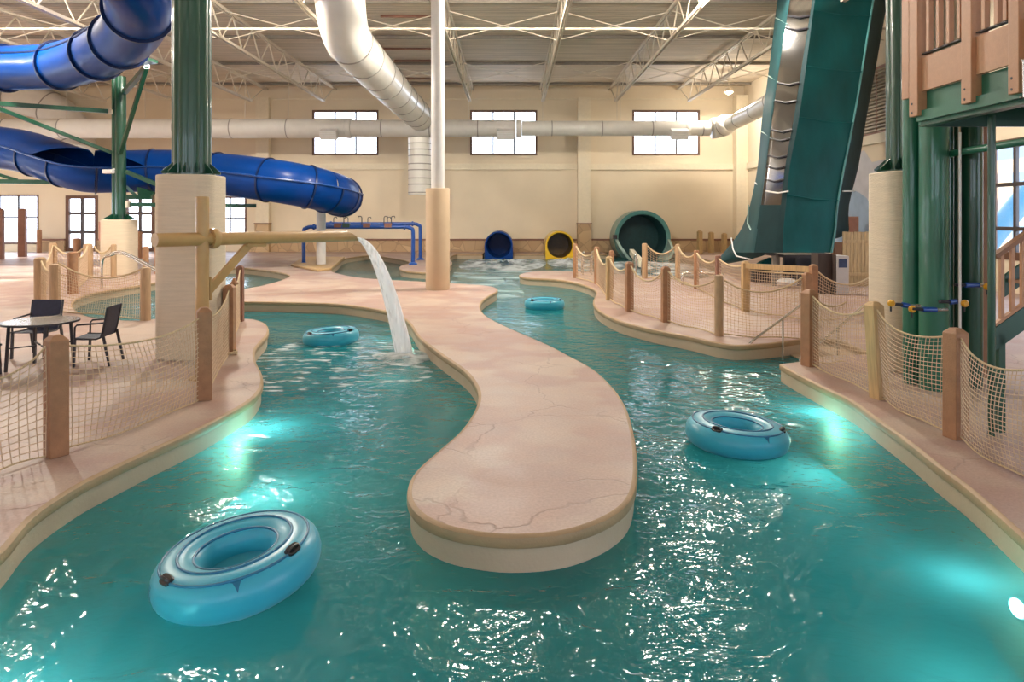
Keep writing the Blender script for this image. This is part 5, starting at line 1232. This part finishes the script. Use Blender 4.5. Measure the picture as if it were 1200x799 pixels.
# spray valves on the pipes
def valve(p0, p1, Y, knobs, label):
    a, b = at(*p0, Y), at(*p1, Y); root = thing('spray_valve', a, label, 'valve')
    MB().tube([a, b], 0.035, 12).build('valve_body', M['blue_pipe'], root, smooth=True)
    MB().tube([a - Vector((0.14, 0, -0.01)), a], 0.022, 8).build('coupling', M['dark_metal'], root); MB().tube([b, b + Vector((0.15, 0, 0.005))], 0.022, 8).build('coupling', M['chrome'], root)
    for (kx, ky) in knobs:
        c = at(kx, ky, Y - 0.07); MB().lathe(c, [(0, -0.02), (0.035, -0.02), (0.047, -0.005), (0.047, 0.025), (0.03, 0.045), (0, 0.045)], 12, R=Matrix.Rotation(PI / 2, 3, 'X')).build('knob', M['yellow_knob'], root, smooth=True)
        MB().tube([c + Vector((0, 0, -0.04)), c + Vector((0, 0, -0.11))], 0.012, 6).build('drip_nozzle', M['dark_metal'], root)
valve((1057, 357), (1065, 358.5), 9.05, [(1044, 355), (1068.5, 362)], 'blue valve with two yellow knobs strapped across the first green pipes')
valve((1081, 362.5), (1097, 363), 8.95, [], 'plain blue valve strapped across the thickest green pipe')
valve((1113, 354), (1121, 353), 9.05, [(1130, 355.5)], 'dark valve with one yellow knob beside the thin white pipe')
valve((1131, 334), (1147, 334), 9.1, [(1156.5, 335.5)], 'highest valve with a yellow knob by the thin green post')

# ---------------------------------------------------------------- handrails
def rail(pts, label, r=0.024, m='chrome'):
    return tag(MB().tube(catmull([Vector(p) for p in pts], 4), r, 10).build('handrail', M[m], smooth=True), label, 'handrail')
hr = thing('handrail', (5.2, 12.65, 0), 'steel handrail slanting down into the river at the entry steps', 'handrail')
MB().tube(catmull([(4.36, 12.6, -0.7), (4.36, 12.6, -0.10), (4.42, 12.6, 0.02), (4.6, 12.62, 0.16), (5.2, 12.66, 0.58), (5.48, 12.68, 0.78), (5.6, 12.68, 0.8)], 4), 0.022, 10).build('top_tube', M['chrome'], hr, smooth=True)
MB().tube([(5.02, 12.65, -0.45), (5.02, 12.65, 0.44)], 0.02, 8).build('upright', M['chrome'], hr, smooth=True)
MB().tube([(5.6, 12.68, -0.3), (5.6, 12.68, 0.8)], 0.02, 8).build('upright', M['chrome'], hr, smooth=True)
hr = thing('handrail', (5.6, 11.62, 0), 'steel handrail seen through the net beside the beige column', 'handrail')
MB().tube(catmull([(4.9, 11.6, -0.7), (4.9, 11.6, -0.1), (5.0, 11.6, 0.0), (5.2, 11.6, 0.16), (5.75, 11.62, 0.62), (6.0, 11.63, 0.82), (6.12, 11.63, 0.84)], 4), 0.022, 10).build('top_tube', M['chrome'], hr, smooth=True)
MB().tube([(5.55, 11.62, -0.3), (5.55, 11.62, 0.44)], 0.02, 8).build('upright', M['chrome'], hr, smooth=True)
for (lab, base, s) in (('pair of steel grab rails at the tip of the far deck', (684, 323), 1), ('pair of steel grab rails at the splash pool rim', (747, 325), -1)):
    x_, y_ = gd(*base); y_ += 0.3; h = thing('grab_rail', (x_, y_, 0), lab, 'handrail')
    for k in (0, 1): MB().tube(catmull([(x_ + k * 0.35, y_, -0.02), (x_ + k * 0.35, y_, 0.75), (x_ + k * 0.35 + .05, y_ + .2, 0.9), (x_ + k * .35 + .05, y_ + 0.9, 0.5), (x_ + k * .35 + .05, y_ + 1.1, -0.5)], 4), 0.03, 8).build('rail', M['chrome'], h, smooth=True)
x_, y_ = gd(800, 334); rail([(x_, y_, -0.02), (x_, y_, 0.32), (x_ + .25, y_, 0.42), (x_ + 1.3, y_ - .3, 0.40)], 'low steel rail beside the splash pool posts', 0.05)
for i, (dy, lab) in enumerate(((0, 'nearer steel ramp rail behind the rope-laced post'), (1.1, 'farther steel ramp rail in front of the squat column'))):
    pts = [at(119, 346, 22 + dy), at(120, 306, 22 + dy), at(128, 300 - i * 2, 22 + dy), at(143, 297 - i * 2, 22 + dy), at(165, 308 - i * 3, 21 + dy), at(184, 318 - i * 3, 20 + dy), at(205, 330 - i * 3, 19.2 + dy), at(206, 352, 19.2 + dy)]
    pts[0].z = 0; pts[-1].z = 0; rail(pts, lab, 0.035)
# sign on a pole
x_, y_ = gd(121, 316); sg = thing('sign', (x_, y_, 0), 'small pink notice board on a thin pole beside the squat column', 'sign')
MB().tube([(x_, y_, 0), (x_, y_, 2.0)], 0.04, 8).build('pole', M['cabinet'], sg)
MB().span((x_ - 0.17, y_ - 0.06, 1.27), (x_ + 0.10, y_ - 0.03, 2.1)).build('board', M['sign_pink'], sg, bevel=0.01)

# ---------------------------------------------------------------- patio table and chairs
tx_, ty_ = (46 - CX) / F * 10.55, 10.58
tb_ = thing('patio_table', (tx_, ty_, 0), 'round patio table with mottled glass top beside the terrace net', 'table')
MB().lathe((tx_, ty_, 0.72), [(0, 0), (0.5, 0), (0.505, 0.006), (0.5, 0.013), (0, 0.014)], 48).build('table_top', M['table_top'], tb_, smooth=True)
MB().lathe((tx_, ty_, 0.70), [(0.50, 0), (0.525, 0), (0.525, 0.03), (0.50, 0.03)], 48, close=True).build('rim', M['dark_metal'], tb_, smooth=True)
for i in range(4):
    a = PI / 4 + i * PI / 2; e = Vector((math.cos(a), math.sin(a), 0)); c = Vector((tx_, ty_, 0))
    MB().bar(c + e * 0.44, c + e * 0.40 + Vector((0, 0, 0.70)), 0.035).build('leg', M['dark_metal'], tb_)
    MB().bar(c + e * 0.05 + Vector((0, 0, 0.35)), c + e * 0.42 + Vector((0, 0, 0.35)), 0.02).build('stretcher', M['dark_metal'], tb_)
def make_chair(label):
    r = thing('patio_chair', (0, 0, 0), label, 'chair', 'navy sling patio chairs around the table')
    z = Vector((0, 0, 0))
    # faces +x
    rows = []; mb = MB()
    prof = [(-0.27, 0.92), (-0.24, 0.75), (-0.20, 0.55), (-0.17, 0.45), (-0.1, 0.425), (0.1, 0.43), (0.24, 0.44)]
    MB().loft([[Vector((x, -0.24, z)), Vector((x, 0.24, z)), Vector((x + 0.006, 0.24, z - 0.012)), Vector((x + 0.006, -0.24, z - 0.012))] for x, z in prof[3:]]).build('seat', M['navy'], r, smooth=True)
    MB().loft([[Vector((x, -0.24, z)), Vector((x, 0.24, z)), Vector((x + 0.014, 0.24, z)), Vector((x + 0.014, -0.24, z))] for x, z in prof[:4]]).build('backrest', M['navy'], r, smooth=True)
    for s in (-1, 1):
        y = s * 0.26
        MB().tube([(x, y, z) for x, z in prof], 0.016, 8).build('side_frame', M['dark_metal'], r, smooth=True)
        MB().tube([(0.22, y * 1.02, 0.0), (0.20, y * 1.02, 0.62), (0.17, y * 1.02, 0.655), (-0.22, y * 1.02, 0.68)], 0.015, 8).build('arm', M['dark_metal'], r, smooth=True)
        MB().bar((0.22, y * 1.02, 0), (0.20, y * 1.02, 0.44), 0.034).build('leg', M['dark_metal'], r)
        MB().bar((-0.30, y, 0), (-0.20, y, 0.50), 0.034).build('leg', M['dark_metal'], r)
    return r
ch0 = make_chair('navy sling chair at the table, turned sideways with its back to the oval pool side')
spots_c = [(-5.55, 10.75, PI + 0.15, None), ((40 - CX) / F * 11.35, 11.42, -PI / 2, 'navy sling chair behind the table, facing the camera side'), (-7.72, 9.82, 0.35, 'navy sling chair at the picture edge, nearest the net')]
x_c = (112 - CX) / F * 10.9
for i, (x_, y_, rz, lab) in enumerate(spots_c):
    o = ch0 if i == 0 else copy_tree(ch0)
    o.location = ((113 - CX) / F * 10.9 if i == 0 else x_, 10.9 if i == 0 else y_, 0); o.rotation_euler = (0, 0, rz)
    if lab: o['label'] = lab

# ---------------------------------------------------------------- outside
struct(MB().span((-120, -80, -0.4), (XL - .3, 140, -0.3)).build('exterior_ground', M['exterior']))
struct(MB().span((XL - .3, YB + .3, -0.4), (120, 140, -0.3)).build('exterior_ground.001', M['exterior']))
struct(MB().span((XR + .3, -80, -0.4), (120, YB + .3, -0.3)).build('exterior_ground.002', M['exterior']))
bl = thing('building', (42, 56, 0), 'sand-coloured building seen through the large gridded window', 'building')
MB().span((34, 38, -0.3), (48, 60, 6.2)).build('block', M['facade'], bl)
for i in range(7):
    for j in range(3): MB().span((33.9, 38.8 + i * 3, 0.8 + j * 1.8), (34.0, 40.3 + i * 3, 1.7 + j * 1.8)).build('window_pane', M['facade_blue'], bl)
bl2 = thing('building', (60, 80, 0), 'taller blue-grey building seen beyond the sand-coloured one outside', 'building')
MB().span((52, 55, -0.3), (66, 110, 15)).build('block', M['facade_blue'], bl2)
ot = thing('outdoor_slide', (26, 33, 0), 'light blue tube slide descending outside the large gridded window', 'water slide')
MB().tube([(16.6, 25.2, 0.25), (17.4, 25.5, 0.9), (19.5, 26.5, 2.6), (22.5, 28, 5.0), (27, 31, 8.8)], 0.40, 16).build('tube_section', M['outdoor_blue'], ot, smooth=True)

# ---------------------------------------------------------------- world and lights
w = bpy.data.worlds.new('overcast_sky'); sc.world = w; w.use_nodes = True; nt = w.node_tree; nt.nodes.clear()
out = nt.nodes.new('ShaderNodeOutputWorld'); bg = nt.nodes.new('ShaderNodeBackground'); bg.inputs[1].default_value = 5.5
tc = nt.nodes.new('ShaderNodeTexCoord'); sp_ = nt.nodes.new('ShaderNodeSeparateXYZ'); rp = nt.nodes.new('ShaderNodeValToRGB')
nt.links.new(tc.outputs['Generated'], sp_.inputs[0]); nt.links.new(sp_.outputs[2], rp.inputs[0])
rp.color_ramp.elements[0].color = (0.88, 0.92, 1.0, 1); rp.color_ramp.elements[1].color = (0.55, 0.72, 1.0, 1); rp.color_ramp.elements[1].position = 0.8
nt.links.new(rp.outputs[0], bg.inputs[0]); nt.links.new(bg.outputs[0], out.inputs[0])
sun = bpy.data.lights.new('sun', 'SUN'); sun.energy = 22; sun.angle = 0.01; sun.color = (1, 0.93, 0.82); so = bpy.data.objects.new('sun', sun); COL.objects.link(so)
so.rotation_euler = Vector((1, -0.10, -0.20)).to_track_quat('-Z', 'Y').to_euler()
def portal(axis, pos, a0, a1, z0, z1, into):
    ld = bpy.data.lights.new('sky_portal', 'AREA'); ld.shape = 'RECTANGLE'; ld.size = a1 - a0; ld.size_y = z1 - z0; ld.cycles.is_portal = True
    o = bpy.data.objects.new('sky_portal', ld); COL.objects.link(o)
    c = (pos, (a0 + a1) / 2, (z0 + z1) / 2) if axis == 'x' else ((a0 + a1) / 2, pos, (z0 + z1) / 2); o.location = c
    dr = Vector((into, 0, 0)) if axis == 'x' else Vector((0, into, 0)); o.rotation_euler = dr.to_track_quat('-Z', 'Z').to_euler()
for h in left_wins: portal('x', XL - 0.2, *h, 1)
for h in right_wins: portal('x', XR + 0.2, *h, -1)
for h in front_fill_wins: portal('y', YF - 0.2, *h, 1)
for h in back_wins + low_wins: portal('y', YB + 0.2, *h, -1)

# ---------------------------------------------------------------- camera and view
cd = bpy.data.cameras.new('camera'); cd.sensor_width = 36; cd.sensor_fit = 'HORIZONTAL'; cd.lens = 24.0; cd.shift_y = -(399.5 - HZ) / 1200.0; cd.clip_end = 500
cam = bpy.data.objects.new('camera', cd); COL.objects.link(cam); cam.location = (0, 0, CAMZ); cam.rotation_euler = (PI / 2, 0, 0); sc.camera = cam
vs_ = sc.view_settings; vs_.view_transform = 'Standard'; vs_.look = 'None'; vs_.gamma = 1; vs_.use_curve_mapping = False; vs_.exposure = 0.3
cy = sc.cycles; cy.use_denoising = True; cy.max_bounces = 10; cy.diffuse_bounces = 4; cy.glossy_bounces = 4; cy.transparent_max_bounces = 16; cy.transmission_bounces = 4
cy.sample_clamp_indirect = 6.0; cy.caustics_reflective = False; cy.caustics_refractive = False
for o in bpy.data.objects:
    if '_o' in o: del o['_o']
